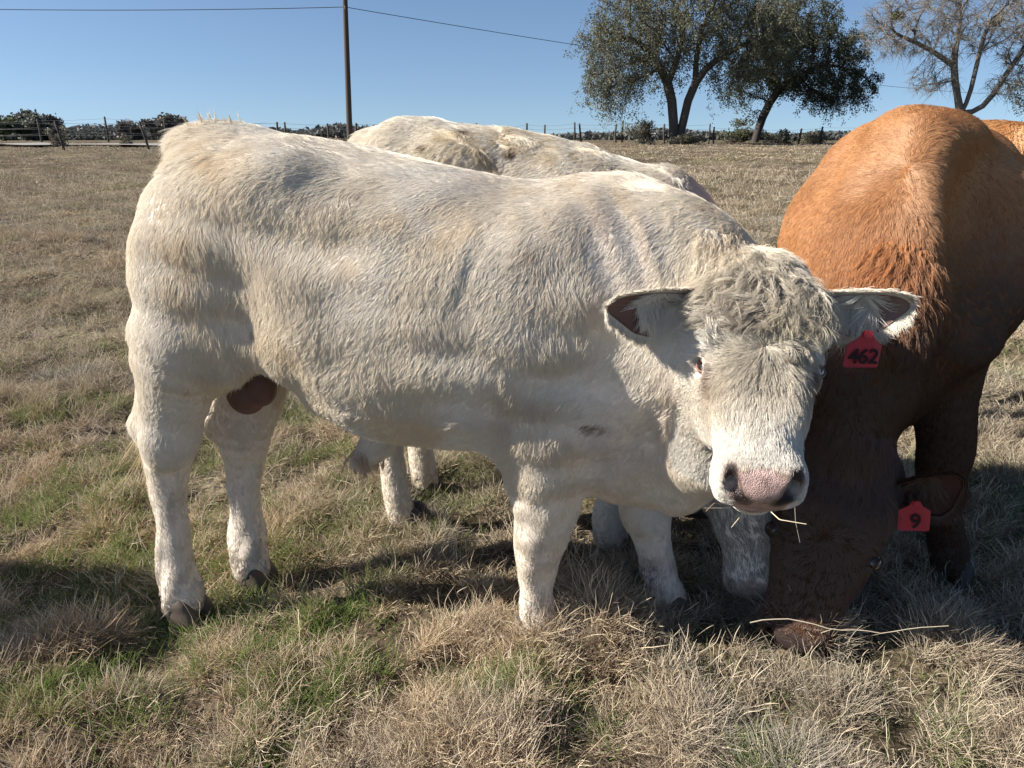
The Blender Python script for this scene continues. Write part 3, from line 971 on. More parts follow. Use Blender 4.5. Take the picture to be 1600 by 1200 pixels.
    ln = np.where((x > .30) & (z > .6) & (~h), .025, ln)
    ln = np.where((x > .25) & (z < .62) & (z > .42) & (~h), .017, ln)
    tailh = np.exp(-(((x + .80) / .14)**2 + ((z - 1.33) / .06)**2))
    ln = ln + .014 * tailh
    fore = sstep(.40, .26, b + .55 * np.abs(a)) * h * sstep(-.095, -.03, c) * sstep(.150, .105, np.abs(a)) * sstep(0, .035, b - .55 * np.abs(a) + .025)
    side_f = sstep(.095, .12, np.abs(a))
    lnf = np.interp(b, [-.05, 0, .1, .2, .30, .40, .47, .52], [.034, .036, .038, .032, .024, .017, .008, .004])
    lnf = lnf * (1 - .45 * side_f * sstep(.1, .2, b)) * np.where(c < -.08, .85, 1)
    top_f = sstep(0, .035, b - .55 * np.abs(a) + .025)
    ln = np.where(h, lnf * top_f + .024 * (1 - top_f), ln)
    eyez = np.exp(-(((np.abs(a) - .11) / .035)**2 + ((b - .245) / .05)**2)) * h
    ln = ln * (1 - .6 * eyez)
    # colours: cream with stained and greyer places
    col = np.tile(np.array([.80, .72, .60]), (len(P), 1))
    cam_side = sstep(1.95, 1.8, y)
    def paint(m, cc):
        nonlocal col
        m = np.clip(m, 0, 1)[:, None]; col = col * (1 - m) + np.array(cc) * m
    paint(.4 * np.clip(n1 * .8 + n2 * .4, 0, 1), (.66, .58, .48))
    paint(.5 * np.clip(-n1, 0, 1), (.82, .77, .70))
    st = blobs(P, [spot(600, 345, 60, 30), spot(700, 350, 60, 28), spot(560, 400, 35, 50), spot(430, 545, 40, 40), spot(1140, 350, 60, 60, 1.7),
                   spot(320, 250, 60, 30), spot(260, 400, 40, 120), spot(800, 285, 60, 14, 1.8), spot(915, 320, 22, 60), spot(985, 330, 18, 40)])
    paint(st * cam_side * (.38 + .25 * n2), (.70, .55, .36))
    pk = blobs(P, [spot(945, 380, 16, 60), spot(1005, 400, 16, 60), spot(790, 640, 14, 60), spot(960, 700, 60, 70), spot(1040, 640, 30, 90)])
    paint(pk * cam_side * .3 * (~h), (.62, .44, .38))
    grey = blobs(P, [spot(920, 350, 50, 70), spot(850, 380, 40, 80), spot(470, 260, 22, 35), spot(760, 300, 60, 30), spot(300, 585, 40, 30), spot(830, 620, 40, 26)])
    paint(grey * cam_side * .38 * (~h), (.46, .39, .33))
    scar = blobs(P, [spot(925, 652, 24, 7), spot(940, 657, 14, 7)]) * (~h) * cam_side
    paint(np.clip(scar * 1.6 - .3 + .3 * n3, 0, 1), (.20, .11, .045))
    sc2 = blobs(P, [spot(828, 392, 12, 7)]) * cam_side
    paint(sc2 * (.6 + .5 * n3), (.40, .26, .13))
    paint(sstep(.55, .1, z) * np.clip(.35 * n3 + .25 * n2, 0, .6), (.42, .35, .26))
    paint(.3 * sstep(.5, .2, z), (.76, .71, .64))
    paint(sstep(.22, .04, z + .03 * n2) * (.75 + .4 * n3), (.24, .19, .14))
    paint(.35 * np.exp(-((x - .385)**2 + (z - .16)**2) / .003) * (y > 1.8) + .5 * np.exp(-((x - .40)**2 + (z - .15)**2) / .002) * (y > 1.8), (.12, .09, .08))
    paint(np.exp(-((x - .06)**2 / .004 + (z - .30)**2 / .004)) * .25 * (y < 1.8), (.45, .33, .2))
    # head colours
    paint(h * (fore * .93) * (.85 + .2 * n3), (.42, .365, .285))
    paint(h * np.exp(-((a + .035)**2 / .002 + (b - .14)**2 / .0012)) * .6, (.25, .20, .16))
    paint(h * fore * np.exp(-((a - .045)**2 / .003 + (b - .16)**2 / .002)) * .7, (.56, .48, .33))
    paint(h * sstep(.30, .40, b + .4 * np.abs(a) - .02) * .85, (.66, .625, .565))
    paint(h * np.exp(-((np.abs(a) - .088)**2 / .0006 + (b - .30)**2 / .0025)) * .75, (.42, .34, .25))
    paint(h * np.exp(-((np.abs(a) - .105)**2 / .0012 + (b - .205)**2 / .0006)) * .9, (.86, .82, .76))
    paint(h * np.exp(-((np.abs(a) - .100)**2 / .0001 + (b - .277)**2 / .0005)) * .85, (.27, .17, .13))
    paint(h * np.exp(-((a - .098)**2 / .00025 + (b - .268)**2 / .0007)) * .8, (.13, .085, .07))  # shadowed hollow at the right eye's inner corner, painted dark
    pm, no = pad_mask(a, b, c)
    paint(h * np.clip(no * 1.8, 0, 1) * .8, (.22, .17, .14))
    paint(h * sstep(.015, .0, np.abs(b - .472)) * (np.abs(a) < .045) * .5, (.60, .47, .33))
    spread = np.where(h, .0030, .0048); spread = np.where(h & (b < .2), .0042, spread)
    lift = np.where(h, .17, .085); lift = np.where(tailh > .3, .25, lift); lift = np.where(z < .5, .05, lift); spread = np.where(z < .5, .0046, spread); lift = np.where(h & (b < .30), np.interp(b, [.15, .3], [.42, .28]), lift); lift = np.where((z < .72) & (z > .5) & (x < .0) & (x > -.7), .2, lift)
    cur = h & (b > .03 + .5 * np.abs(a)) & (b < .205 + .022 * n2 + .02 * n3) & (np.abs(a) < .112) & (c > -.03) & (top_f > .6)
    straight = np.ones(len(P), bool); ln = np.where(cur, ln * .62, ln)
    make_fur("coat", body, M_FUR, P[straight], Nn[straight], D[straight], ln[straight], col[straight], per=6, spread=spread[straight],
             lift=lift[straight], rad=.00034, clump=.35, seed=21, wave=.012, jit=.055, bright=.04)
    # curls on the forehead, in two depths: soft waves and tight locks
    sub = np.zeros(len(P), bool); sub[::4] = True
    cs = cur & sub
    Pc, Nc, Dc, lc, cc = P[cs], Nn[cs], D[cs], ln[cs], col[cs]
    tight = Noise(16, seed=44)(Pc) + 1.3 * np.exp(-((b[cs] - .13) / .035)**2)
    make_fur("forelock", body, M_FUR, Pc, Nc, Dc, lc / .62 * 1.2, cc, per=18, spread=.0046, lift=.33, rad=.00046, clump=.97, seed=22, k=11,
             curl=(.0034 + .0055 * sstep(.1, 1.1, tight), np.where(tight > .4, .9, .6)), bright=.22)
    # tufts standing up on the tail head
    q = np.random.default_rng(5)
    tp = []
    for (px, py, k, Ll) in ((258, 232, 10, .026), (272, 218, 6, .018), (330, 200, 9, .026), (357, 202, 9, .026), (245, 250, 8, .022)):
        w = WY(px, py + 14, 1.93)
        d2 = ((V - w)**2).sum(1); i = np.argmin(d2); cpt = V[i]
        nb = np.argsort(((V - cpt)**2).sum(1))[:60]
        j = q.choice(nb, k)
        dd = np.array([-.35 if px < 290 else -.1, 0, 1.]) + .15 * q.normal(size=3)
        tp.append((V[j], N[j], np.tile(dd, (k, 1)) + .12 * q.normal(size=(k, 3)), np.full(k, Ll) * (.7 + .5 * q.random(k))))
    Pt, Nt, Dt, lt = [np.concatenate(z_) for z_ in zip(*tp)]
    # standing hairs: tilt the "normal" upwards so that lift stays small
    Nu = norm(np.cross(np.cross(Dt, Nt + .01), Dt))
    make_fur("tail_head_tuft", body, M_FUR, Pt - Nt * .002, Nu, Dt, lt, np.tile(np.array([.72, .62, .46]), (len(Pt), 1)), per=9, spread=.004, lift=.08,
             rad=.0005, clump=.95, seed=23)

    # ---------- parts
    for (px, py, pz, yw) in ((-.955, 1.825, 0, -.25), (-.815, 2.0, 0, -.2), (.082, 1.705, 0, -.1), (.457, 1.84, 0, .25)):
        hoof_part(root, (px, py, 0), yw)
    eye_part(root, L, fr, -1, lid=(.24, .105, .085), outer=(.30, .22, .17), fwd=.70, a=.106, r=.0205, open_=.38); eye_part(root, L, fr, 1, a=.106, lid=(.12, .07, .06), outer=(.25, .19, .16), fwd=.9, r=.0205, open_=.42)
    e1_, t_, n_ = fr[1], fr[2], fr[3]
    ear_part(root, "ear", L(-.112, .075, -.040), W(950, 480, 1.50), (0, -.12, 1), .040, (.35, -.9, .05), cup=.024, col_in=(.13, .075, .062), seed=51,
             label="dark-lined ear on the lit side of the head", nin=900, inner_len=.064)
    eR = ear_part(root, "ear", L(.116, .072, -.045), W(1421, 478, 1.53), (0, -.12, 1), .040, (-.25, -.9, .05), cup=.024, col_in=(.20, .13, .11), seed=61,
                  label="ear carrying the red tag", nin=1300, inner_len=.070)
    tw = W(1357, 517, 1.495)
    tag_part(eR, tw, (1, -.05, 0), (-.10, -.12, -1), (-.03, -1, .12), .070, "462", top_h=.030, h=.047)
    # scrotum and sheath hair
    S2 = Sculpt(axis_steps((-.84, -.64, .006)), axis_steps((1.82, 2.04, .006)), axis_steps((.56, .90, .006)))
    S2.ell((-.738, 1.93, .662), (.056, .055, .066), .012)
    S2.ell((-.690, 1.915, .685), (.042, .045, .060), .008)
    S2.cone((-.72, 1.93, .73), (-.71, 1.94, .88), .042, .04, .03)
    Vs, Fs = S2.mesh(2)
    mesh_np("scrotum", Vs, Fs, M_SKIN, root, attrs={"col": np.tile(np.array([.13, .072, .062]), (len(Vs), 1)) * (1 + .12 * Noise(20, seed=9)(Vs))[:, None]})
    pc = np.array([-.395, 1.825, .515])
    q = np.random.default_rng(8); k = 160
    Pp = pc + q.normal(size=(k, 3)) * np.array([.018, .016, .010])
    make_fur("sheath_hair", body, M_FUR, Pp, norm(Pp - pc + np.array([0, -.02, -.01])), np.tile([-.15, -.05, -1.], (k, 1)) + .2 * q.normal(size=(k, 3)),
             np.full(k, .05), np.tile(np.array([.52, .36, .25]), (k, 1)), per=8, spread=.004, lift=.12, rad=.0005, seed=24)
    # tail, hanging behind the near leg
    tpts = np.array([(-.86, 1.955, 1.25), (-.925, 1.955, 1.12), (-.955, 1.96, .95), (-.975, 1.97, .8), (-1.025, 1.985, .65), (-1.082, 1.99, .5)])
    Ls = np.linspace(0, 1, 6); tt = np.linspace(0, 1, 20)
    tc = np.stack([lut(Ls, tpts[:, i])(tt) for i in range(3)], 1)
    Vt, Ft = tube(tc, np.interp(tt, [0, .3, 1], [.032, .02, .010]), 12)
    tail = mesh_np("tail", Vt, Ft, M_SKIN, root, attrs={"col": np.tile(np.array([.66, .56, .44]), (len(Vt), 1))})
    Nt = vnormals(Vt, Ft)
    i = np.random.default_rng(2).choice(len(Vt), 1500)
    make_fur("tail_coat", tail, M_FUR, Vt[i], Nt[i], np.tile([-.1, 0, -1.], (1500, 1)), np.full(1500, .028), np.tile(np.array([.72, .62, .48]), (1500, 1)), per=5,
             lift=.25, rad=.0005, seed=31)
    k = 420; q = np.random.default_rng(12); tz = q.random(k)
    Pp = tc[np.clip((13 + tz * 6).astype(int), 0, 19)] + q.normal(size=(k, 3)) * .009
    make_fur("switch", tail, M_FUR, Pp, norm(q.normal(size=(k, 3)) * np.array([1, 1, .1])), np.tile([.015, 0, -1.], (k, 1)) + .035 * q.normal(size=(k, 3)),
             .17 * (.6 + .5 * q.random(k)), np.tile(np.array([.62, .50, .32]), (k, 1)), per=7, spread=.005, lift=.03, rad=.0005, k=8, seed=32, wave=.03)
    return root

# ------------------------------------------------------------------ the other cattle
def plain_flow(P, frame, ns=0):
    BO, BD, BN = frame
    s_ = (P - BO) @ BD
    n1, n2 = Noise(3, seed=71 + ns)(P), Noise(9, seed=72 + ns)(P)
    return s_, n1, n2


def build_second_bull():
    S, fr, L, (BO, BD, BN) = build_bull_b()
    V, F = S.mesh(2)
    V = V + vnormals(V, F) * (.004 * Noise(6, seed=14)(V) * sstep(.3, .5, V[:, 2]))[:, None]
    N = vnormals(V, F); loc = local(fr); a, b, c = loc(V); hm = head_mask(a, b, c)
    root = empty("bull", (0, 2.45, 0))
    tag(root, "cream bull grazing behind the front one, only its dirty back and lower legs showing", "bull", "bulls in the pasture")
    base = np.tile(np.array([.66, .58, .48]), (len(V), 1))
    col = np.where(hm[:, None] > 0, cream_head_skin(a, b, c, base), base)
    body = mesh_np("body", V, F, M_SKIN, root, attrs={"col": col})
    dens = lambda P, Nn: np.where((P[:, 2] > 1.0), 2.6, 1.0) * np.where(P[:, 1] > 2.62, .5, 1)
    P, Nn = sample_surface(V, F, N, int(75000 * FUR), dens, seed=15)
    s_, n1, n2 = plain_flow(P, (BO, BD, BN)); n3 = Noise(20, seed=5)(P)
    a, b, c = loc(P); h = head_mask(a, b, c) > 0
    D = -BD[None] * .5 + np.array([0, 0, -1.]) + BD[None] * (.6 * n1 + .4 * n2)[:, None]
    sw = sstep(1.12, 1.3, P[:, 2])[:, None]
    D = D + sw * (-BD[None] * .8 + BN[None] * (.6 * n2)[:, None])
    D = np.where(h[:, None], fr[2][None] + .3 * n3[:, None] * fr[1][None], D)
    ln = np.where(P[:, 2] < .6, np.interp(P[:, 2], [.05, .3, .6], [.012, .014, .024]), .025 * (1 + .25 * n1))
    ln = np.where(h, .018, ln)
    col = np.tile(np.array([.78, .71, .60]), (len(P), 1))
    def paint(m, cc):
        nonlocal col
        m = np.clip(m, 0, 1)[:, None]; col = col * (1 - m) + np.array(cc) * m
    paint(.5 * np.clip(n1 + .4 * n2, 0, 1), (.66, .58, .46))
    st = blobs(P, [spot(770, 222, 60, 20, 2.3), spot(850, 225, 70, 18, 2.3), spot(700, 215, 30, 12, 2.3), spot(740, 250, 60, 14, 2.25), spot(900, 245, 60, 12, 2.25)])
    paint(st * (.3 + .6 * n2 + .3 * n3), (.58, .46, .29))
    paint(np.clip(blobs(P, [spot(805, 238, 8, 7, 2.25), spot(730, 212, 10, 6, 2.3), spot(670, 228, 8, 4, 2.3)]) * 1.4, 0, 1), (.16, .10, .05))
    paint(sstep(.17, .05, P[:, 2]) * .6, (.38, .32, .24))
    paint(h * .85, (.27, .235, .20))  # shade over the lowered head put into its hair colour
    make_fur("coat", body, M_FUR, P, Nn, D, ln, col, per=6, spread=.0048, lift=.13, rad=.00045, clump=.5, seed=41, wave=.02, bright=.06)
    eye_part(root, L, fr, -1); eye_part(root, L, fr, 1)
    for p in ((P0) for P0 in [(-.40, 2.35), (-.345, 2.63), (.345, 2.22), (.68, 2.46)]):
        hoof_part(root, (p[0] + (.045 if p[0] < -.38 else 0), p[1], 0), -.15)
    for sg in (-1, 1):
        r_ = L(sg * .10, .07, -.05)
        t_ = r_ + fr[1] * sg * .13 + fr[3] * -.02 + np.array([0, 0, .02])
        ear_part(root, "ear", r_, t_, (0, 0, 1), .038, fr[3] + fr[1] * 0 - np.array([0, .2, 0]), seed=80 + sg, nin=150)
    return root, V, F, fr


M_BROWN_SKIN = attr_mat("brown_skin", rough=.7, spec=.15, bump=.3, bscale=250)


def build_brown_bull():
    S, fr, L, (BO, BD, BN) = build_bull_c()
    V, F = S.mesh(2)
    V = V + vnormals(V, F) * (.005 * Noise(5, seed=24)(V) * sstep(.3, .5, V[:, 2]))[:, None]
    N = vnormals(V, F); loc = local(fr); a, b, c = loc(V); hm = head_mask(a, b, c) * (np.abs(b - .25) < .32)
    root = empty("bull", (1.2, 2.1, 0))
    tag(root, "reddish brown bull grazing head-down on the right with a red tag in one ear", "bull", "bulls in the pasture")
    pm, no = pad_mask(a, b, c)
    base = np.tile(np.array([.22, .085, .028]), (len(V), 1))
    base = base * (1 - .8 * sstep(1.02, .6, V[:, 2]))[:, None]  # lower-body shade put into the skin colour as well
    col = base * (1 - (pm * hm)[:, None]) + np.array([.045, .03, .027]) * (pm * hm)[:, None]
    body = mesh_np("body", V, F, M_BROWN_SKIN, root, attrs={"col": col})
    def dens(P, Nn):
        a, b, c = loc(P); pm, no = pad_mask(a, b, c); h = head_mask(a, b, c)
        ey = np.exp(-(((np.abs(a) - .125) / .02)**2 + ((b - .249) / .024)**2))
        return np.where(P[:, 2] > .9, 1.7, 1.) * np.where(P[:, 1] > 2.9, .5, 1) * (1 - h * np.clip(pm, 0, 1)) * (1 - h * (ey > .5))
    P, Nn = sample_surface(V, F, N, int(140000 * FUR), dens, seed=25)
    s_, n1, n2 = plain_flow(P, (BO, BD, BN), 10); n3 = Noise(22, seed=6)(P)
    x, y, z = P.T
    u_ = (P - BO) @ BN
    a, b, c = loc(P); h = head_mask(a, b, c) > 0
    D = BD[None] * .45 + np.array([0, 0, -1.]) + BD[None] * (.35 * n1 + .25 * n2)[:, None]
    top = sstep(1.15, 1.36, z)[:, None]
    D = D + top * (BD[None] * .9 + BN[None] * (u_ * 1.2)[:, None])
    crest = np.exp(-(((x - .96) / .12)**2 + ((y - 1.83) / .2)**2 + ((z - .95) / .16)**2))
    D = D + crest[:, None] * (np.array([0, -.3, -1.2]) + BN[None] * (.5 * n2)[:, None])
    fa, fb = face_flow(a, b, n3)
    D = np.where(h[:, None], fr[1][None] * fa[:, None] + fr[2][None] * fb[:, None], D)
    ln = np.where(z < .6, np.interp(z, [.05, .3, .6], [.011, .013, .02]), .018 * (1 + .2 * n1))
    ln = ln + .030 * np.clip(crest * 1.3, 0, 1)
    hump = np.exp(-(((x - 1.2) / .2)**2 + ((y - 2.3) / .2)**2 + ((z - 1.38) / .12)**2))
    ln = ln + .012 * hump
    ln = np.where(h, np.interp(b, [-.05, .1, .2, .3, .45, .52], [.04, .038, .026, .016, .008, .004]), ln)
    col = np.tile(np.array([.43, .205, .082]), (len(P), 1))
    def paint(m, cc):
        nonlocal col
        m = np.clip(m, 0, 1)[:, None]; col = col * (1 - m) + np.array(cc) * m
    paint(.55 * np.clip(n1 + .5 * n2, 0, 1), (.49, .26, .125))
    paint(crest * .7, (.46, .165, .05))
    paint(hump * .45, (.36, .17, .065))
    paint(sstep(1.05, .66, z - .18 * sstep(-.05, .2, u_)) * .94, (.050, .022, .013))  # shade painted in: darker downward and on the side away from the sun
    paint(h * .95, (.125, .060, .038))
    paint(h * sstep(.42, .5, b) * .3, (.11, .07, .05))
    lift = .09 + .25 * crest + .08 * hump + .12 * h
    cur = crest > .45
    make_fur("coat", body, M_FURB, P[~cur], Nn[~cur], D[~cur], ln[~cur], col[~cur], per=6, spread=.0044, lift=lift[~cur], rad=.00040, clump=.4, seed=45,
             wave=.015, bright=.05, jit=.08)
    make_fur("crest_hair", body, M_FURB, P[cur], Nn[cur], D[cur], ln[cur], col[cur], per=8, spread=.004, lift=.4, rad=.0005, clump=.92, seed=46,
             k=9, curl=(np.full(cur.sum(), .0028), np.full(cur.sum(), .7)), bright=.14)
    eye_part(root, L, fr, -1, a=.118, lid=(.045, .025, .018), outer=(.07, .03, .018)); eye_part(root, L, fr, 1, a=.118, lid=(.045, .025, .018), outer=(.07, .03, .018))
    for (px, py) in ((1.41, 2.025), (.96, 2.17)):
        hoof_part(root, (px, py, 0), -2.2, col=(.07, .055, .045))
    for sg in (-1, 1):
        q = BO + BD * 1.46 + BN * sg * .17
        hoof_part(root, (q[0], q[1], 0), -2.2, col=(.07, .055, .045))
    rR = L(.125, .07, -.045)
    eR = ear_part(root, "ear", rR, W(1503, 752, 1.86), (0, -.1, 1), .046, (-.2, -.9, .0), cup=.03, seed=91, col_in=(.07, .03, .02), fur_col=(.10, .045, .025),
                  furmat=M_FURB, fl=.018, inner_len=.05, inner_col=(.14, .07, .04), nin=260, label="ear carrying the red tag")
    tag_part(eR, W(1432, 783, 1.86), (1, -.1, .02), (.06, -.10, -1), (.03, -1, .12), .078, "9", top_h=.028, h=.055)
    rL = L(-.125, .07, -.045)
    ear_part(root, "ear", rL, rL + np.array([-.14, .06, .03]), (0, -.2, 1), .044, (-.2, -.9, .1), cup=.03, seed=95, col_in=(.07, .03, .02), fur_col=(.10, .045, .025),
             furmat=M_FURB, fl=.018, inner_len=.04, inner_col=(.14, .07, .04), nin=150)
    # tail
    q = BO + BD * 1.68
    tt = np.linspace(0, 1, 14)
    tc = np.stack([q[0] + BD[0] * .04 * np.sin(tt * 2) + 0 * tt, q[1] + BD[1] * .05 * np.sin(tt * 2), 1.25 - tt * .95], 1)
    Vt, Ft = tube(tc, np.interp(tt, [0, .2, 1], [.04, .024, .012]), 10)
    mesh_np("tail", Vt, Ft, M_BROWN_SKIN, root, attrs={"col": np.tile(np.array([.25, .10, .035]), (len(Vt), 1))})
    return root


def extra_cattle(V, F, place, ang, brown, label, name="cow"):
    """whole animals that reach into the picture only by an edge or a shadow: the grazing body turned and set elsewhere"""
    c, s = math.cos(ang), math.sin(ang); R = np.array([[c, s, 0], [-s, c, 0], [0, 0, 1]])
    ctr = np.array([0, 2.4, 0])
    V2 = (V - ctr) @ R + np.array([place[0], place[1], 0])
    root = empty(name, (place[0], place[1], 0))
    tag(root, label, "cattle")
    base = (.30, .125, .04) if brown else (.66, .58, .48)
    body = mesh_np("body", V2, F, M_BROWN_SKIN if brown else M_SKIN, root, attrs={"col": np.tile(np.array(base), (len(V), 1))})
    if brown:
        N2 = vnormals(V2, F)
        P, Nn = sample_surface(V2, F, N2, int(26000 * FUR), lambda P, N: np.where((P[:, 2] > .9) & (P[:, 0] < 3.2), 3., .4), seed=65)
        n1 = Noise(4, seed=66)(P)
        D = np.array([-.6, 0, -.8])[None] + np.array([.5, 0, 0])[None] * n1[:, None]
        col = np.array([.56, .29, .12]) * (1 + .12 * n1)[:, None]
        make_fur("coat", body, M_FURB, P, Nn, D, np.full(len(P), .022), col, per=6, spread=.005, lift=.18, rad=.0007, seed=67, bright=.08)
    for (px, py) in ((-.40, 2.35), (-.345, 2.63), (.345, 2.22), (.68, 2.46)):
        q = (np.array([px, py, 0]) - ctr) @ R
        hoof_part(root, (q[0] + place[0], q[1] + place[1], 0), ang, col=(.07, .055, .045))
    return root

# ------------------------------------------------------------------ the land
_tn1, _tn2, _tn3, _tn4 = Noise(.22, seed=101), Noise(.9, seed=102), Noise(3.2, seed=103), Noise(7.5, seed=104)
# raised tussocks: (x, y, radius, height)
TUSS = []
for px, py, r, h in ((880, 985, .17, .085), (960, 1010, .16, .07), (1030, 1030, .12, .05), (1130, 1010, .10, .06), (1400, 1010, .19, .085), (1300, 1060, .18, .03),
                     (60, 1030, .22, .03), (1245, 1012, .09, .07), (480, 950, .14, .03), (700, 1000, .2, .045), (1250, 1130, .25, .05), (60, 1150, .2, .05), (620, 760, .16, .06),
                     (760, 740, .2, .07), (90, 385, .6, .12), (30, 380, .6, .10), (210, 420, .4, .10), (60, 640, .3, .07), (160, 470, .5, .08), (1570, 710, .25, .08),
                     (800, 1120, .2, .04), (1500, 1100, .2, .05)):
    ang = PITCH - math.atan((600 - py) / 1150); Y = H / math.tan(ang)
    TUSS.append((*WY(px, py, Y)[:2], r, h))


def ground_z(x, y):
    x, y = np.asarray(x, float), np.asarray(y, float)
    P = np.stack([x, y, 0 * x], -1)
    d = np.hypot(x * .6, y)
    z = .52 * sstep(6, 36, d)
    z = z + .10 * sstep(34, 44, d) * (x < -4)
    z = np.where(d > 50, z - (d - 50) * .0115, z)
    am = sstep(0, 4, d) * .02 + .012
    z = z + am * _tn2(P) * .6 + .05 * sstep(6, 15, d) * _tn1(P) * (d < 60) + .012 * _tn3(P) * (d < 20) + .009 * _tn4(P) * (d < 7)
    for tx, ty, r, h in TUSS:
        z = z + h * .45 * np.exp(-((x - tx)**2 + (y - ty)**2) / r**2)
    return z - .012


def green_amount(x, y):
    """0..1 where fresh green grass shows between the dry"""
    P = np.stack([x, y, 0 * x], -1)
    g = .5 + .42 * Noise(.65, seed=111)(P) + .30 * Noise(2.1, seed=112)(P)
    g = g + .45 * np.exp(-((x - .28)**2 / .12 + (y - 1.45)**2 / .04)) + .3 * np.exp(-((x + .45)**2 / .3 + (y - 1.6)**2 / .05))
    g = g + .35 * np.exp(-((x + 1.0)**2 / 2 + (y - 2.9)**2 / .5)) - .25 * np.exp(-((x - .1)**2 / .15 + (y - 1.7)**2 / .03))
    g = g - .3 * sstep(5, 9, y)
    return .9 * sstep(.55, 1.02, g) * (1 - .5 * sstep(1.8, 2.5, y))


def build_ground():
    ys = np.concatenate([np.arange(-6, .6, .4), np.arange(.6, 4, .025), np.arange(4, 9, .08), 9 * 1.022**np.arange(0, 235)])
    us = np.linspace(-1, 1, 301)
    Y, U = np.meshgrid(ys, us, indexing='ij')
    X = U * (6 + .92 * np.abs(Y))
    Z = ground_z(X, Y)
    V = np.stack([X, Y, Z], -1).reshape(-1, 3)
    I = np.arange(V.shape[0]).reshape(Y.shape)
    F = np.stack([I[:-1, :-1], I[:-1, 1:], I[1:, 1:], I[1:, :-1]], -1).reshape(-1, 4)
    m, nt, b = principled("pasture_soil", rough=.95, spec=.05)
    tc = nt.nodes.new("ShaderNodeTexCoord")
    def noise(sc, det, ty=None):
        n = nt.nodes.new("ShaderNodeTexNoise"); n.inputs["Scale"].default_value = sc; n.inputs["Detail"].default_value = det
        nt.links.new(tc.outputs["Object"], n.inputs["Vector"]); return n
    def ramp(src, stops):
        r = nt.nodes.new("ShaderNodeValToRGB"); e = r.color_ramp.elements
        e[0].position, e[0].color = stops[0][0], (*stops[0][1], 1); e[1].position, e[1].color = stops[-1][0], (*stops[-1][1], 1)
        for p, c in stops[1:-1]:
            q = e.new(p); q.color = (*c, 1)
        nt.links.new(src, r.inputs[0]); return r
    r1 = ramp(noise(1.3, 8).outputs[0], [(.3, (.07, .052, .036)), (.5, (.13, .10, .068)), (.7, (.22, .18, .125))])
    r2 = ramp(noise(26, 6).outputs[0], [(.32, (.5, .5, .5)), (.55, (1, 1, 1)), (.75, (1.25, 1.22, 1.15))])
    r3 = ramp(noise(.5, 5).outputs[0], [(.45, (0, 0, 0)), (.7, (1, 1, 1))])
    mx = nt.nodes.new("ShaderNodeMix"); mx.data_type = 'RGBA'; mx.blend_type = 'MULTIPLY'; mx.inputs[0].default_value = 1
    nt.links.new(r1.outputs[0], mx.inputs[6]); nt.links.new(r2.outputs[0], mx.inputs[7])
    m2 = nt.nodes.new("ShaderNodeMix"); m2.data_type = 'RGBA'; m2.inputs[7].default_value = (.10, .105, .04, 1)
    ml = nt.nodes.new("ShaderNodeMath"); ml.operation = 'MULTIPLY'; ml.inputs[1].default_value = .38
    nt.links.new(r3.outputs[0], ml.inputs[0]); nt.links.new(ml.outputs[0], m2.inputs[0]); nt.links.new(mx.outputs[2], m2.inputs[6])
    nt.links.new(m2.outputs[2], b.inputs["Base Color"])
    bp = nt.nodes.new("ShaderNodeBump"); bp.inputs["Strength"].default_value = .9; bp.inputs["Distance"].default_value = .05
    nt.links.new(noise(18, 8).outputs[0], bp.inputs["Height"]); nt.links.new(bp.outputs[0], b.inputs["Normal"])
    o = mesh_np("ground", V, F, m); tag(o, kind="structure")


def grass_mat(name, trans):
    m = hair_mat(name, trans=trans, spec=.04)
    return m


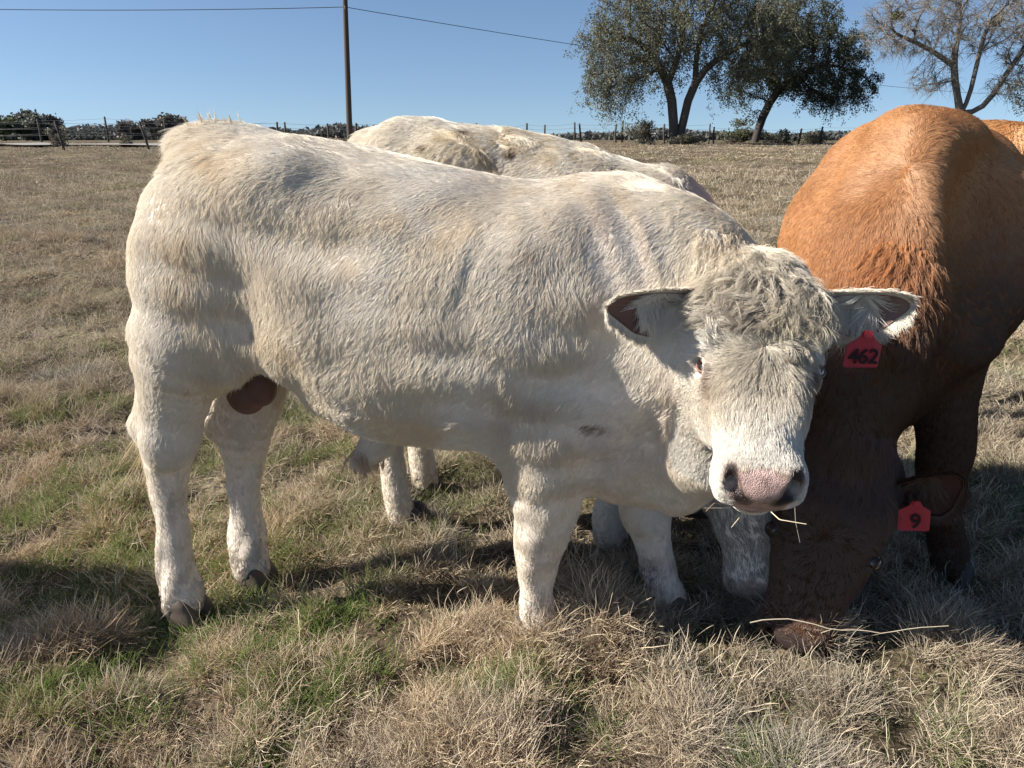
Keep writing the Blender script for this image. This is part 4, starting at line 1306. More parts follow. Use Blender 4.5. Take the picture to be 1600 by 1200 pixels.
def blades(name, n, ylo, yhi, kind, seed, label, cat, parent=None):
    """n blades of grass rooted on the ground inside the camera's wider surroundings; density falls with distance"""
    r = np.random.default_rng(seed)
    # density ~ 1/Y^p
    N0 = int(n * 2.6)
    p = {'near': 1.15, 'mid': 1.5, 'far': 1.5}[kind[0]]
    u = r.random(N0)
    e = 2 - p
    Y = (ylo**e + u * (yhi**e - ylo**e))**(1 / e)
    X = (r.random(N0) * 2 - 1) * (.80 * Y + .85)
    g = green_amount(X, Y)
    clumpn = Noise(4.5, seed=151)(np.stack([X, Y, 0 * X], -1))
    fine = Noise(12, seed=152)(np.stack([X, Y, 0 * X], -1)) * (kind[0] == 'near')
    if kind[1] == 'green':
        keep = r.random(N0) < np.clip(g * (.75 + .5 * clumpn), .02, 1)
    elif kind[1] == 'dry':
        keep = r.random(N0) < np.clip((1 - .62 * g) * (.35 + .85 * clumpn + .55 * fine), .05, 1)
    else:
        keep = r.random(N0) < np.clip((1 - .5 * g) * (.4 + .8 * clumpn), .03, 1)
    ix = np.nonzero(keep)[0][:n]; X, Y, g, clumpn, fine = X[ix], Y[ix], g[ix], clumpn[ix], fine[ix]; m = len(X)
    tus = np.zeros(m)
    for tx, ty, tr, th in TUSS:
        tus = np.maximum(tus, (th / .085) * np.exp(-((X - tx)**2 + (Y - ty)**2) / tr**2))
    Z = ground_z(X, Y)
    far = np.clip((Y - 2.2) / 8, 0, 4)
    k = 5
    t = np.linspace(0, 1, k)[None]
    az = r.random(m) * 6.283
    hn = .5 + .5 * Noise(2.4, seed=seed + 3)(np.stack([X, Y, 0 * X], -1))
    if kind[1] == 'green':
        L = (.035 + .045 * r.random(m)) * (.8 + .5 * hn); lean = .25 + .5 * r.random(m); bend = .5 * r.random(m); rad = .0007 + .0004 * r.random(m)
    elif kind[1] == 'dry':
        L = (.030 + .055 * r.random(m)**1.5) * (.65 + .6 * hn + .22 * fine + .2 * clumpn).clip(.35, 2) * (1 + .8 * tus); lean = .35 + 1.0 * r.random(m)**.8; bend = 1.2 * r.random(m)**2.2 + .05; rad = .0004 + .0007 * r.random(m)**1.6
        lean = np.where(tus > .25, .25 + .7 * r.random(m), lean)
    else:
        L = (.050 + .080 * r.random(m)**1.4) * (.8 + .4 * hn) * (1 + .45 * tus); lean = .2 + .9 * r.random(m)**1.5; bend = .25 * r.random(m); rad = .0005 + .0003 * r.random(m)
    # blades lean together within a clump
    ca = Noise(2.2, seed=seed + 4)(np.stack([X, Y, 0 * X], -1)) * 3.5
    az = np.where(r.random(m) < .35, ca + .6 * r.normal(size=m), az)
    grow = 1 + far * .55
    L = L * (1 + .22 * np.minimum(far, 2)); rad = rad * grow * (1 + .6 * np.clip(far - .5, 0, 3))
    dx, dy = np.cos(az), np.sin(az)
    th = lean[:, None] + bend[:, None] * t * 1.2          # angle from vertical grows along the blade
    th = np.minimum(th, 2.0)
    ds = L[:, None] / (k - 1)
    hx = np.concatenate([np.zeros((m, 1)), np.cumsum(np.sin(th[:, :-1]) * ds, 1)], 1)
    hz = np.concatenate([np.zeros((m, 1)), np.cumsum(np.cos(th[:, :-1]) * ds, 1)], 1)
    kink = .06 * L[:, None] * r.normal(size=(m, k)) * t
    pts = np.stack([X[:, None] + dx[:, None] * hx - dy[:, None] * kink, Y[:, None] + dy[:, None] * hx + dx[:, None] * kink, Z[:, None] + hz - .004], -1)
    lo = Z[:, None] + .002 + .25 * rad[:, None]
    pts[..., 2] = np.where(t > 0, np.maximum(pts[..., 2], lo), pts[..., 2])
    prof = np.array([1, .95, .8, .55, .12]) if kind[1] != 'stalk' else np.array([.8, .6, .5, 1.25, .4])
    R = rad[:, None] * prof[None] * (1 if kind[1] != 'stalk' else 1.0)
    v = r.random(m)[:, None]; w = r.random(m)[:, None]
    if kind[1] == 'green':
        c = (np.array([.115, .15, .045]) * (1 - v) + np.array([.22, .27, .09]) * v)
        c = np.where((Y < 1.9)[:, None], c * np.array([.9, 1.08, .75]), c)
        c = c * (1 - .3 * w) + np.array([.26, .24, .11]) * .3 * w
    elif kind[1] == 'dry':
        c = np.array([.56, .45, .31]) * (1 - v) + np.array([.28, .21, .145]) * v
        c = c * np.where(Y > 5, .82, 1)[:, None]
        red = sstep(.1, .9, Noise(1.7, seed=141)(np.stack([X, Y, 0 * X], -1)) + .7 * tus)[:, None]
        c = c * (1 - .3 * red) + c * np.array([.92, .78, .68]) * .3 * red
        gry = sstep(.2, 1.0, Noise(2.6, seed=142)(np.stack([X, Y, 0 * X], -1)))[:, None]
        c = c * (1 - .4 * gry) + c.mean(1, keepdims=True) * np.array([.95, .93, .90]) * .4 * gry
        c = np.where(w > .88, np.array([.66, .56, .40]) + 0 * c, c); c = np.where(w < .16, np.array([.13, .092, .066]) + 0 * c, c)
        tint = Noise(.8, seed=131)(np.stack([X, Y, 0 * X], -1))[:, None]
        c = c * (1 + .14 * tint) * np.array([1.0, 1.0, 1.0]) * (1 - .0 * w)
        c = c * (1 + np.array([.04, .0, -.05]) * tint)
    else:
        c = np.array([.66, .56, .41]) * (1 - v) + np.array([.44, .35, .25]) * v
    o = curves_np(name, pts, R, c, MG_DRY if kind[1] != 'green' else MG_GREEN, parent)
    return tag(o, label, cat, kind="stuff")


MG_DRY = grass_mat("dry_grass", .14)
MG_GREEN = grass_mat("green_grass", .4)


def build_grass():
    G = GRASS
    blades("dry_grass", int(430000 * G), .75, 4.2, ('near', 'dry'), 201, "short tangled dry grass thatch round the cattle's feet", "grass")
    blades("green_grass", int(150000 * G), .75, 4.6, ('near', 'green'), 202, "fine fresh green grass sprouting between the dry grass", "grass")
    blades("seed_stalks", int(30000 * G), .75, 5.5, ('near', 'stalk'), 203, "pale bleached stalks standing above the thatch", "grass")
    blades("dry_grass", int(170000 * G), 4.0, 13, ('mid', 'dry'), 211, "brown dry grass of the middle pasture behind the cattle", "grass")
    blades("green_grass", int(45000 * G), 4.2, 14, ('mid', 'green'), 212, "patches of green in the middle pasture", "grass")
    blades("dry_grass", int(130000 * G), 12.5, 50, ('far', 'dry'), 221, "dry grass of the far pasture up to the fence", "grass")
    blades("seed_stalks", int(26000 * G), 5.0, 20, ('mid', 'stalk'), 231, "pale stalks scattered over the middle pasture", "grass")


# ------------------------------------------------------------------ trees
M_BARK = attr_mat("bark", rough=.9, spec=.1, bump=.8, bscale=9)
M_LEAF = attr_mat("leaves", rough=.6, spec=.25)
_nt = M_LEAF.node_tree
_tr = _nt.nodes.new("ShaderNodeBsdfTranslucent"); _mx = _nt.nodes.new("ShaderNodeMixShader"); _mx.inputs[0].default_value = .25
_at = [n for n in _nt.nodes if n.type == 'ATTRIBUTE'][0]
_nt.links.new(_at.outputs["Color"], _tr.inputs[0])
_nt.links.new(_nt.nodes["Principled BSDF"].outputs[0], _mx.inputs[1]); _nt.links.new(_tr.outputs[0], _mx.inputs[2])
_nt.links.new(_mx.outputs[0], _nt.nodes["Material Output"].inputs[0])


def colonize(base_nodes, attract, step=.45, infl=4.5, kill=.7, iters=70, seed=1, up=.08):
    """grow branches from base_nodes (list of polylines sharing node indices) into the attraction points"""
    r = np.random.default_rng(seed)
    pos = [np.array(p, float) for p, _ in base_nodes]; par = [q for _, q in base_nodes]
    A = attract.copy(); alive = np.ones(len(A), bool)
    for it in range(iters):
        P = np.array(pos)
        if alive.sum() == 0: break
        Aa = A[alive]
        d2 = ((Aa[:, None] - P[None])**2).sum(-1)
        near = d2.argmin(1); dm = np.sqrt(d2[np.arange(len(Aa)), near])
        ok = dm < infl
        if ok.sum() == 0: break
        acc = np.zeros_like(P); dirs = norm(Aa - P[near])
        np.add.at(acc, near[ok], dirs[ok])
        idx = np.nonzero(np.linalg.norm(acc, axis=1) > 0)[0]
        n0 = len(pos)
        for i in idx:
            d = acc[i] / np.linalg.norm(acc[i]) + r.normal(size=3) * .22 + np.array([0, 0, up])
            d /= np.linalg.norm(d)
            pos.append(P[i] + d * step); par.append(i)
        newP = np.array(pos[n0:])
        dn = np.sqrt(((Aa[:, None] - newP[None])**2).sum(-1).min(1))
        ids = np.nonzero(alive)[0]; alive[ids[dn < kill]] = False
        if len(pos) > 7500: break
    return np.array(pos), np.array(par)


def branch_mesh(pos, par, r_tip=.016, expo=2.3, rmax=None):
    n = len(pos); ch = [[] for _ in range(n)]
    for i, p in enumerate(par):
        if p >= 0: ch[p].append(i)
    rad = np.zeros(n)
    for i in range(n - 1, -1, -1):      # children always come after parents
        rad[i] = r_tip if not ch[i] else sum(rad[c]**expo for c in ch[i])**(1 / expo)
    if rmax: rad = np.minimum(rad * 1.0, rmax)
    pos = pos.copy()
    for _ in range(3):      # ease the kinks out of the limbs
        q = pos.copy()
        for i in range(1, n):
            if ch[i]:
                k = ch[i][int(np.argmax([rad[c] for c in ch[i]]))]
                q[i] = .5 * pos[i] + .25 * (pos[par[i]] + pos[k])
        pos = q
    V, F = [], []; off = 0
    seen = np.zeros(n, bool)
    for i in range(n):
        if par[i] >= 0 and (len(ch[par[i]]) == 1 or ch[par[i]][np.argmax([rad[c] for c in ch[par[i]]])] == i): continue
        # start of a chain
        c = [i] if par[i] < 0 else [par[i], i]
        while ch[c[-1]]:
            c.append(ch[c[-1]][int(np.argmax([rad[q] for q in ch[c[-1]]]))])
        if len(c) < 2: continue
        rr = rad[c].copy()
        if par[i] >= 0: rr[0] = min(rr[0], rad[i] * 1.25)
        p = pos[c]
        v, f = tube(p, rr, 9 if rr[0] > .12 else (6 if rr[0] > .05 else 4))
        V.append(v); F.append(f + off); off += len(v)
    tips = [i for i in range(n) if not ch[i]]
    return np.concatenate(V), np.concatenate(F), rad, np.array(tips)


def leaf_cloud(centres, per, spread, size, cols, seed, droop=0.0, aspect=.55):
    r = np.random.default_rng(seed)
    C = np.repeat(centres, per, 0); n = len(C)
    off = r.normal(size=(n, 3)) * spread
    off[:, 2] -= np.abs(r.normal(size=n)) * droop
    C = C + off
    a = norm(r.normal(size=(n, 3)) + np.array([0, 0, -.5 * (droop > 0)])); b = norm(np.cross(a, r.normal(size=(n, 3))))
    s = size * (.6 + .8 * r.random(n))[:, None]
    V = np.stack([C - a * s, C + b * s * aspect, C + a * s, C - b * s * aspect], 1).reshape(-1, 3)
    F = np.arange(4 * n).reshape(-1, 4)
    cl = np.repeat(r.random(len(centres)), per); v = (.65 * cl + .35 * r.random(n))[:, None]
    col = np.array(cols[0]) * (1 - v) + np.array(cols[1]) * v
    return V, F, np.repeat(col, 4, 0)


def ell_points(c, r, n, rs, shell=.35):
    d = norm(rs.normal(size=(n, 3))); q = (shell + (1 - shell) * rs.random(n)**.7)[:, None] ** .8
    return np.array(c) + d * q * np.array(r)


def twigs_from(pos, par, tips, n_per, length, seed, droop=.3, rad=.008, name="twigs", parent=None, mat=None, col=(.16, .14, .125)):
    r = np.random.default_rng(seed)
    I = np.repeat(tips, n_per); m = len(I); k = 5
    base = pos[I] + r.normal(size=(m, 3)) * .05
    # start anywhere on the last segment
    pp = pos[np.maximum(par[I], 0)]; f = r.random(m)[:, None]; base = base * f + pp * (1 - f)
    d = norm(norm(pos[I] - pp) + r.normal(size=(m, 3)) * .75)
    L = length * (.4 + .8 * r.random(m))
    t = np.linspace(0, 1, k)[None, :, None]
    pts = base[:, None] + d[:, None] * (L[:, None, None] * t) + np.array([0, 0, -1.]) * (droop * L[:, None, None] * t**2) + \
        np.cumsum(r.normal(size=(m, k, 3)) * .05 * L[:, None, None], 1) * (t > 0)
    R = rad * np.array([1, .8, .65, .5, .3])[None] * (.6 + .6 * r.random(m))[:, None]
    curves_np(name, pts, R, np.tile(np.array(col), (m, 1)) * (.8 + .4 * r.random(m))[:, None], mat or MG_DRY, parent)
    return pts[:, -1], pts[:, 2]


def make_tree(name, label, cat, base, trunks, crowns, n_att, seed, leaf=None, twig=None, r_tip=.018, step=.42, bark=(.085, .072, .062), group=None,
              kill=.62, infl=4.0, expo=2.3):
    rs = np.random.default_rng(seed)
    base = np.array(base, float)
    root = empty(name, tuple(base)); tag(root, label, cat, group)
    nodes = [(base + np.array([0, 0, -.3]), -1)]
    for tr in trunks:        # tr: (parent node, [points relative to base])
        last = tr[0]
        for p in tr[1]:
            nodes.append((base + np.array(p), last)); last = len(nodes) - 1
    A = np.concatenate([ell_points(base + np.array(c), r, int(n_att * w), rs) for c, r, w in crowns])
    pos, par = colonize(nodes, A, step=step, infl=infl, kill=kill, seed=seed)
    V, F, rad, tips = branch_mesh(pos, par, r_tip=r_tip, expo=expo)
    cb = np.tile(np.array(bark), (len(V), 1)) * (1 + .15 * Noise(1.5, seed=seed)(V))[:, None]
    tk = mesh_np("trunk", V, F, M_BARK, root, attrs={"col": cb})
    ends = pos[tips]
    fine = np.nonzero(rad < r_tip * 2.4)[0]
    if twig:
        e1, e2 = twigs_from(pos, par, fine, twig[0], twig[1], seed + 1, droop=twig[2], rad=twig[3], parent=tk, col=twig[4])
        ends = np.concatenate([e1, e2])
    if leaf:
        per, spread, size, cols, droop = leaf
        Vl, Fl, cl = leaf_cloud(ends, per, spread, size, cols, seed + 2, droop)
        mesh_np("crown", Vl, Fl, M_LEAF, root, smooth=False, attrs={"col": cl})
    return root


def shrub(name, label, cat, c, r, n, size, cols, seed, stems=True, group=None):
    c = np.array(c, float); rs = np.random.default_rng(seed)
    root = empty(name, tuple(c)); tag(root, label, cat, group)
    k = 9
    sub = [ell_points(c + np.array([0, 0, r[2] * .9]) + rs.normal(size=3) * np.array(r) * .45, np.array(r) * (.35 + .3 * rs.random()), n // k, rs, .1) for _ in range(k)]
    ce = np.concatenate(sub); ce[:, 2] = np.maximum(ce[:, 2], c[2] + .1)
    V, F, cl = leaf_cloud(ce, 4, size * .9, size, cols, seed)
    mesh_np("foliage", V, F, M_LEAF, root, smooth=False, attrs={"col": cl})
    if stems:
        m = 60; t = np.linspace(0, 1, 5)[None, :, None]
        b = c + rs.normal(size=(m, 3)) * np.array([r[0] * .4, r[1] * .4, 0]); e = ce[rs.choice(len(ce), m)]
        pts = b[:, None] * (1 - t) + e[:, None] * t + rs.normal(size=(m, 5, 3)) * .05 * (t > 0)
        curves_np("stems", pts, np.full((m, 5), .015) * np.array([1, .8, .6, .5, .3]), np.tile(np.array([.11, .09, .075]), (m, 1)), MG_DRY, root)
    return root


def gp(px, Y, dz=0.0):
    """ground point at photo column px, distance Y"""
    z = 0.0
    for _ in range(4):
        zc = Y * cp + (H - z) * sp; x = (px - 800) / 1150 * zc; z = float(ground_z(np.array([x]), np.array([Y]))[0])
    return np.array([x, Y, z + dz])


def build_trees():
    OL = ((.070, .074, .042), (.185, .182, .115)); DK = ((.035, .040, .024), (.095, .10, .058))  # DK: shade-side darkness put into the leaning tree's leaf colours
    make_tree("live_oak_tree", "tall two-stemmed tree with drooping grey-green foliage beside the fence", "tree", gp(1056, 46),
              [(0, [(-.20, 0, .0), (-.28, 0, 1.3), (-.26, 0, 2.6), (-.40, .1, 3.6)]), (4, [(-1.2, .2, 4.2), (-1.7, .4, 5.1), (-2.6, .4, 5.9)]), (4, [(-.2, -.2, 4.6), (.1, -.2, 5.6), (-.1, 0, 6.6)]),
               (0, [(.32, 0, .1), (.38, 0, 1.3), (.40, 0, 2.6), (.62, 0, 3.6), (1.2, -.2, 4.4), (2.3, -.2, 4.9), (3.3, 0, 5.4)]), (14, [(.75, .3, 4.6), (1.1, .5, 5.6), (1.1, .3, 6.6)])],
              [((-3.0, 0, 5.8), (2.9, 2.8, 2.6), .30), ((-3.9, 0, 3.6), (1.9, 1.8, 1.5), .13), ((.2, 0, 7.6), (3.4, 3.0, 2.8), .27), ((3.9, 0, 6.4), (3.1, 2.6, 2.2), .22),
               ((-.9, 0, 4.6), (1.6, 1.4, 1.0), .05), ((2.9, 0, 4.3), (1.8, 1.5, .9), .06)], 2500, 301,
              leaf=(17, .11, .052, OL, .12), twig=(3, .95, .95, .010, (.10, .09, .075)), r_tip=.021, expo=1.97, kill=.55)
    make_tree("live_oak_tree", "lower dark dense tree leaning to the right behind the two-stemmed one", "tree", gp(1178, 50),
              [(0, [(.05, 0, .6), (.3, 0, 1.5), (.65, 0, 2.5), (1.0, 0, 3.4)]), (4, [(2.0, 0, 4.1), (3.2, 0, 4.6)]), (4, [(.5, 0, 4.5), (-.2, 0, 5.6)])],
              [((2.8, 0, 5.2), (3.9, 3.2, 2.5), .45), ((4.6, 0, 3.5), (2.9, 2.2, 1.5), .26), ((1.6, 0, 7.2), (3.2, 2.6, 1.8), .17), ((-.9, 0, 3.9), (1.5, 1.4, 1.5), .08)], 2300, 311,
              leaf=(17, .11, .056, DK, .07), twig=(3, .65, .6, .010, (.06, .055, .05)), r_tip=.020, bark=(.06, .052, .047), expo=2.1, kill=.55)
    make_tree("bare_tree", "leafless grey tree with spreading twiggy limbs at the right, mistletoe in it", "tree", gp(1500, 38),
              [(0, [(0, 0, .4), (.05, 0, .7), (0, 0, 1.0)]), (4, [(-.25, .1, 1.6), (-.45, .1, 2.3), (-.9, 0, 3.1), (-1.4, 0, 4.2), (-2.3, 0, 4.5), (-3.2, 0, 5.0), (-4.0, 0, 4.9)]), (4, [(.12, 0, 1.8), (.02, .05, 2.6), (.0, .1, 3.4), (.25, .1, 4.3), (.0, 0, 5.4)]),
               (4, [(.35, -.1, 1.4), (.75, -.1, 1.8), (1.05, 0, 2.3), (1.4, 0, 2.9), (1.6, 0, 3.9), (2.3, 0, 4.6)]), (7, [(-.7, .3, 3.9), (-.9, .3, 4.9), (-1.0, .2, 5.9)])],
              [((-3.2, 0, 5.6), (2.6, 2.2, 1.7), .28), ((0, 0, 6.6), (3.0, 2.8, 2.6), .4), ((2.9, 0, 5.3), (2.2, 2.2, 2.4), .25), ((-1.9, 0, 3.1), (1.3, 1.2, .7), .07), ((1.9, 0, 2.9), (1.2, 1.2, .7), .07)], 3000, 321,
              leaf=None, twig=(9, .60, .22, .0085, (.17, .15, .13)), r_tip=.014, bark=(.135, .12, .105), kill=.42, step=.3, expo=2.15)
    shrub("mistletoe", "green ball of mistletoe high in the bare tree, left part", "mistletoe", gp(1372, 38.2) + np.array([0, 0, 5.6]), (.28, .28, .28), 200, .05, ((.10, .12, .03), (.17, .19, .06)), 331, stems=False)
    shrub("mistletoe", "green ball of mistletoe in the middle of the bare tree", "mistletoe", gp(1518, 38.2) + np.array([0, 0, 5.4]), (.26, .26, .26), 180, .05, ((.10, .12, .03), (.17, .19, .06)), 332, stems=False)
    make_tree("cedar_tree", "dark fine-leaved tree at the right edge beside the bare tree", "tree", gp(1610, 36),
              [(0, [(0, 0, .8), (-.1, 0, 1.6), (-.2, 0, 2.6)])],
              [((-.1, 0, 2.6), (1.7, 1.6, 1.5), .7), ((.2, 0, 4.0), (1.2, 1.2, .9), .3)], 520, 341,
              leaf=(5, .08, .05, ((.035, .045, .03), (.085, .09, .055)), .02), twig=(3, .45, .2, .008, (.09, .08, .07)), r_tip=.018, bark=(.09, .08, .07))
    # shrubs below the trees
    SH = ((.10, .095, .065), (.20, .185, .125)); GN = ((.06, .065, .035), (.13, .13, .075))
    g = "shrubs along the fence line"
    shrub("shrub", "pale leafless bush left of the two-stemmed tree trunk", "bush", gp(1012, 48), (1.0, .9, .75), 500, .06, SH, 351, group=g)
    shrub("shrub", "low brown scrub at the foot of the two-stemmed tree", "bush", gp(1066, 45), (1.3, .8, .35), 380, .06, SH, 352, group=g)
    shrub("shrub", "grey-green bush left of the leaning trunk", "bush", gp(1150, 51), (1.3, .9, .62), 560, .06, GN, 353, group=g)
    shrub("shrub", "low grey-green bush right of the leaning trunk", "bush", gp(1210, 51), (1.5, .9, .42), 460, .06, GN, 354, group=g)
    shrub("shrub", "thin scrub between the fence posts beside the brown bull", "bush", gp(1268, 52), (1.3, .9, .38), 330, .06, SH, 355, group=g)
    shrub("shrub", "dry weeds by the road at the left edge", "bush", gp(95, 37), (.5, .4, .38), 170, .05, SH, 356, group=g)
    shrub("shrub", "dry weeds by the road between two left posts", "bush", gp(198, 39), (.35, .3, .34), 110, .05, SH, 357, group=g)
    shrub("shrub", "dry tuft at the foot of the utility pole", "bush", gp(528, 42), (.6, .4, .22), 150, .05, ((.25, .2, .13), (.36, .3, .2)), 358, group=g)
    # far trees, each its own crown and trunk
    FG = ((.08, .085, .068), (.12, .124, .10)); FB = ((.09, .084, .075), (.15, .138, .12))
    gg = "far trees beyond the road"
    for i, (px, Y, w, h, cols, lab) in enumerate((
            (8, 150, 6.5, 5.2, ((.06, .075, .03), (.11, .125, .06)), "olive round far tree at the left edge"),
            (42, 160, 5.5, 6.0, FG, "dark far tree second from the left edge"),
            (62, 155, 5.0, 5.5, FG, "dark far tree third from the left edge"),
            (85, 165, 4.6, 6.6, FB, "grey-brown far tree sloping down behind the leaning post"),
            (192, 170, 3.0, 3.6, FB, "small far tree just left of the big leaning post"),
            (208, 200, 4.5, 4.6, FB, "far tree behind the leaning post nearest the bull's tail"),
            (262, 140, 5.4, 4.2, FB, "wide grey far tree behind the bull's tail head"),
            (285, 150, 4.2, 4.6, FB, "bare far tree right behind the bull's tail head"))):
        c = gp(px, Y)
        rt = shrub("far_tree", lab, "tree", c + np.array([0, 0, h * .12]), (w * .5, w * .5, h * .42), 700, .34, cols, 400 + i, stems=False, group=gg)
        Vt, Ft = tube(np.array([c - [0, 0, .5], c + [0, 0, h * .3], c + [.2, 0, h * .6]]), [.35, .28, .15], 8)
        mesh_np("trunk", Vt, Ft, M_BARK, rt, attrs={"col": np.tile(np.array([.08, .07, .06]), (len(Vt), 1))})
    # the hazy line of woods on the horizon reads as one mass
    rs = np.random.default_rng(77); cs = []
    for i in range(2600):
        Y = 330 + 330 * rs.random(); px = -160 + 1900 * rs.random()
        x = (px - 800) / 1150 * (Y * cp + 2)
        hh = (4.0 + 2.8 * rs.random() + 1.2 * math.sin(px * .013) + .8 * math.sin(px * .05)) * Y / 420 * (1 if px < 720 else .62 + .12 * math.sin(px * .02))
        z = float(ground_z(np.array([x]), np.array([Y]))[0])
        cs.append(ell_points((x, Y, z + hh * .45), (3 + 4 * rs.random(), 3, hh * .55), 42, rs, .3))
    cs = np.concatenate(cs)
    V, F, cl = leaf_cloud(cs, 1, .3, 1.25, ((.085, .087, .084), (.105, .106, .10)), 78)
    o = mesh_np("treeline", V, F, M_LEAF, None, smooth=False, attrs={"col": cl}); tag(o, "grey line of far-off woods along the horizon", "woods", kind="stuff")


# ------------------------------------------------------------------ fence, pole, wires, road, sheds
def build_lines():
    mw, _, _ = principled("weathered_post", (.085, .072, .06), .9, .1)
    mm, _, _ = principled("fence_wire", (.22, .21, .20), .5, .4)
    mp, nt, b = principled("creosoted_pole", (.075, .06, .048), .85, .15)
    def fence(name, label, posts, Yf, wires, ext):
        root = empty(name, tuple(gp(posts[0][0], Yf(posts[0][0])))); tag(root, label, "fence")
        rs = np.random.default_rng(len(posts)); tops = []
        for px, lean, hh in posts:
            g = gp(px, Yf(px)); r0 = .055 + .02 * rs.random()
            top = g + np.array([lean * hh, 0, hh])
            mid = (g + top) / 2 + np.array([.02 * rs.normal(), 0, 0])
            V, F = tube(np.array([g - [0, 0, .2], g, mid, top - [0, 0, .02], top]), [r0, r0, r0 * .9, r0 * .85, r0 * .4], 8)
            mesh_np("post", V, F, mw, root); tops.append((g, top))
        for w in wires:
            pts = [a * (1 - w) + b_ * w for a, b_ in tops]
            pts = [gp(ext[0], Yf(ext[0])) + [0, 0, 1.15 * w]] + pts + [gp(ext[1], Yf(ext[1])) + [0, 0, 1.15 * w]]
            P = []
            for A, B in zip(pts[:-1], pts[1:]):
                for t in np.linspace(0, 1, 8)[:-1]: P.append(A * (1 - t) + B * t - np.array([0, 0, .03 * 4 * t * (1 - t)]))
            P.append(pts[-1]); V, F = tube(np.array(P), .006, 4)
            mesh_np("wire", V, F, mm, root)
    Yn = lambda px: np.interp(px, [-200, 100, 230, 500, 740, 1100, 1400, 1700], [31, 32.5, 34, 44, 47, 50, 52, 54])
    nf = [(100, -.14, 1.15), (233, -.20, 1.2), (436, 0, 1.15), (448, 0.0, 1.15), (514, 0, 1.15), (556, .08, 1.15), (745, 0, 1.2), (790, 0, 1.1), (823, 0, 1.25), (851, 0, 1.15),
          (897, 0, 1.3), (908, -.12, 1.2), (962, 0, 1.15), (972, 0, 1.3), (1038, -.06, 1.25), (1107, 0, 1.3), (1115, -.05, 1.1), (1226, .02, 1.0), (1247, .1, 1.05),
          (1282, 0, 1.1)]
    fence("barbed_wire_fence", "wire fence on crooked wooden posts along the pasture's far edge", nf, Yn, (.3, .52, .74, .93), (-260, 1750))
    Yr = lambda px: np.interp(px, [-300, 65, 170, 262, 400], [43, 42, 42.5, 43, 45])
    fence("barbed_wire_fence", "second wire fence beyond the road at the left", [(-60, 0, 1.2), (66, 0, 1.3), (170, .0, 1.35), (263, -.05, 1.25), (345, 0, 1.2)], Yr, (.4, .65, .92), (-260, 420))
    # road
    ys, xs = [], np.linspace(-60, 0, 50)
    V = []; F = []
    for x in xs:
        yc = 38.6 + .02 * (x + 22)
        for w in (-1.7 * min(1, -x / 9 + .01), 1.7 * min(1, -x / 9 + .01)):
            V.append((x, yc + w, float(ground_z(np.array([x]), np.array([yc + w]))[0]) + .05))
    V = np.array(V); V[:, 2] = np.repeat(V[:, 2].reshape(-1, 2).max(1), 2) + .02
    F = np.array([[2 * i, 2 * i + 2, 2 * i + 3, 2 * i + 1] for i in range(len(xs) - 1)])
    mr, nt, b = principled("gravel_road", (.27, .255, .23), .9, .1)
    o = mesh_np("gravel_road", V, F, mr); tag(o, kind="structure")
    # utility pole
    g = gp(547, 40); hh = 8.4
    root = empty("utility_pole", tuple(g)); tag(root, "tall brown wooden utility pole rising between the backs of the two cream bulls", "utility pole")
    tops = g + np.array([.30, 0, hh])
    P = np.array([g * (1 - t) + tops * t for t in np.linspace(0, 1, 8)]); P[0, 2] -= .3
    V, F = tube(P, np.linspace(.155, .115, 8), 14); Fc = F
    mesh_np("pole", V, F, mp, root)
    att = g + np.array([.24, -.18, 6.42])
    Vi, Fi = tube(np.array([att + [0, .12, -.08], att + [0, .06, -.08], att + [0, 0, -.06], att + [0, 0, .06]]), [.03, .03, .045, .03], 8)
    mesh_np("insulator", Vi, Fi, principled("porcelain", (.25, .2, .17), .3, .5)[0], root)
    mwire = principled("power_wire", (.05, .05, .055), .6, .3)[0]
    def span(A, B, sag, name, lab):
        t = np.linspace(0, 1, 40)[:, None]
        P = A * (1 - t) + B * t - np.array([0, 0, 1.]) * (sag * 4 * t * (1 - t))
        V, F = tube(P, .017, 5); o = mesh_np(name, V, F, mwire); tag(o, lab, "power line")
    span(att, att + np.array([-44, -3.5, .62]), .55, "power_line", "wire running level from the utility pole to the left edge")
    zc = 92; far = W(1640, 150, zc)
    span(att, far, .9, "power_line", "wire sagging down from the utility pole to the trees on the right")
    # far farm sheds
    mwht, msd = principled("white_sheet_metal", (.75, .75, .74), .5, .3)[0], principled("shed_roof", (.5, .5, .5), .5, .3)[0]
    for px, Y, w, lab in ((1018, 240, 2.6, "tiny white far shed left of the two-stemmed trunk"), (1088, 420, 7, "long low white far shed right of the two-stemmed trunk")):
        c = gp(px, Y); rt = empty("shed", tuple(c)); tag(rt, lab, "shed")
        h = 1.2; d = 4
        v = [(-w / 2, 0, -1), (w / 2, 0, -1), (w / 2, d, -1), (-w / 2, d, -1), (-w / 2, 0, h), (w / 2, 0, h), (w / 2, d, h), (-w / 2, d, h), (-w / 2, d / 2, h + .9), (w / 2, d / 2, h + .9)]
        V = np.array(v) + c
        me = bpy.data.meshes.new("wall"); me.from_pydata([tuple(p) for p in V], [], [(0, 1, 5, 4), (1, 2, 6, 9, 5), (2, 3, 7, 6), (3, 0, 4, 8, 7)]); me.materials.append(mwht)
        fin(bpy.data.objects.new("wall", me), rt)
        me = bpy.data.meshes.new("roof"); e = np.array([0, 0, .05])
        R = [V[4] + e - [.2, .3, .1], V[5] + e + [.2, -.3, -.1], V[9] + e + [.2, 0, 0], V[8] + e - [.2, 0, 0], V[7] + e + [-.2, .3, -.1], V[6] + e + [.2, .3, -.1]]
        me.from_pydata([tuple(p) for p in R], [], [(0, 1, 2, 3), (3, 2, 5, 4)]); me.materials.append(msd)
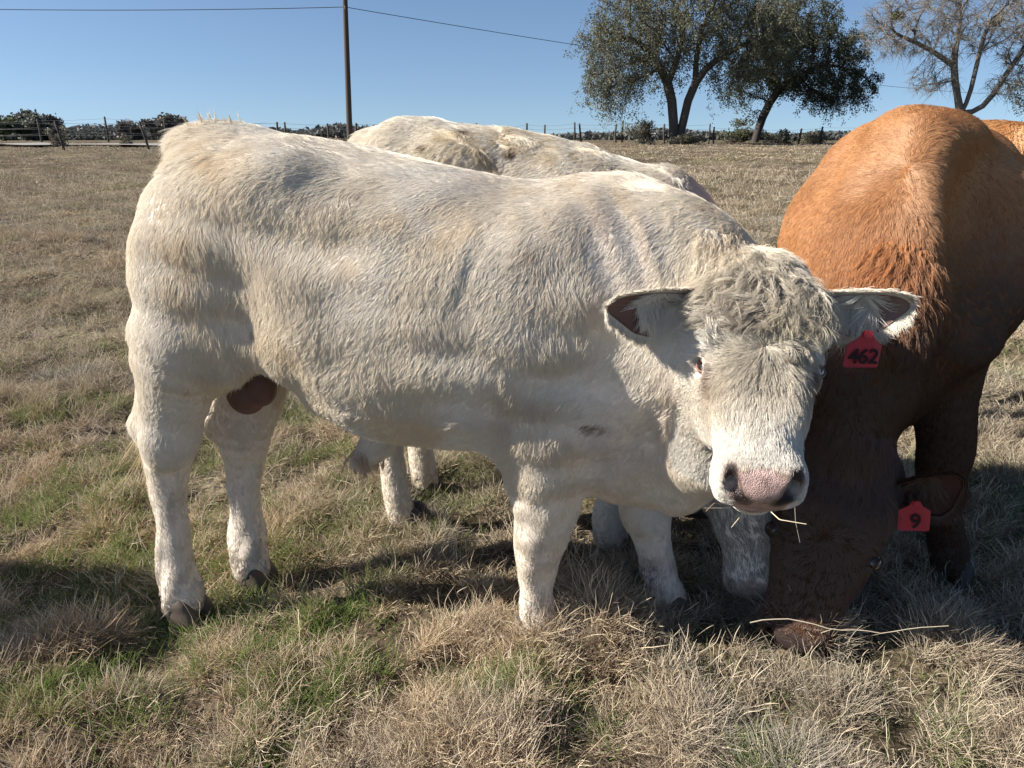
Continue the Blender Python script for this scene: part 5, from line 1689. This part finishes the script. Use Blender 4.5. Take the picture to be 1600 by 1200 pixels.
        fin(bpy.data.objects.new("roof", me), rt)


def straw(label, pts, r=.0011, col=(.60, .50, .36), name="straw"):
    P = np.array(pts, float); L = np.concatenate([[0], np.cumsum(np.linalg.norm(np.diff(P, axis=0), axis=1))])
    t = np.linspace(0, L[-1], 16); C = np.stack([np.interp(t, L, P[:, i]) for i in range(3)], 1)
    V, F = tube(C, np.interp(t, [0, L[-1]], [r, r * .6]), 6)
    o = mesh_np(name, V, F, M_HOOF, None, attrs={"col": np.tile(np.array(col), (len(V), 1))}); tag(o, label, "straw")


def build_straws():
    d = 1.375
    straw("short pale straw with a bent end sticking out left of the bull's lips", [W(1142, 792, 1.40), W(1130, 794, 1.36), W(1099, 794, 1.34)])
    straw("reddish forked straw crossing the pale one left of the lips", [W(1140, 790, 1.40), W(1116, 786, 1.35), W(1103, 799, 1.335)], col=(.35, .22, .15))
    straw("straw hanging straight down from the bull's chin", [W(1160, 803, 1.41), W(1156, 808, 1.375), W(1143, 824, 1.36)])
    straw("long bent straw poking right from the bull's mouth", [W(1205, 800, 1.40), W(1218, 812, 1.365), W(1260, 819, 1.345)])
    straw("hair-thin straw hanging from the right corner of the lips", [W(1242, 793, 1.40), W(1243, 815, 1.40), W(1250, 848, 1.40)], r=.0006, col=(.3, .26, .2))
    straw("long pale fallen stalk lying across in front of the brown bull's nose", [W(1172, 973, 1.80), W(1195, 968, 1.80), W(1235, 967, 1.80), W(1275, 976, 1.79), W(1302, 985, 1.785), W(1345, 984, 1.78), W(1378, 990, 1.775), W(1430, 981, 1.77), W(1482, 978, 1.76)],
          r=.0016, col=(.50, .42, .31), name="grass_stalk")
    straw("curved dead stem lying across the shaded grass behind the grass tufts", [W(515, 923, 2.16), W(548, 915, 2.16), W(585, 924, 2.16)], r=.0016, col=(.35, .25, .17), name="grass_stalk")
    straw("pale upright stem in the grass below the belly", [W(466, 952, 2.05), W(468, 990, 2.0), W(467, 1010, 1.98)], r=.0012, name="grass_stalk")

# ------------------------------------------------------------------ build everything
build_ground()
build_lines()
build_trees()
build_front_bull()
_, Vb, Fb, _f = build_second_bull()
build_brown_bull()
extra_cattle(Vb, Fb, (2.50, 3.45), 0.1, True, "orange-brown animal standing behind the brown bull at the right edge")
extra_cattle(Vb, Fb, (-3.45, 1.76), math.pi, False, "cream animal just off the left edge that throws its shadow into the picture")
build_grass()
build_straws()
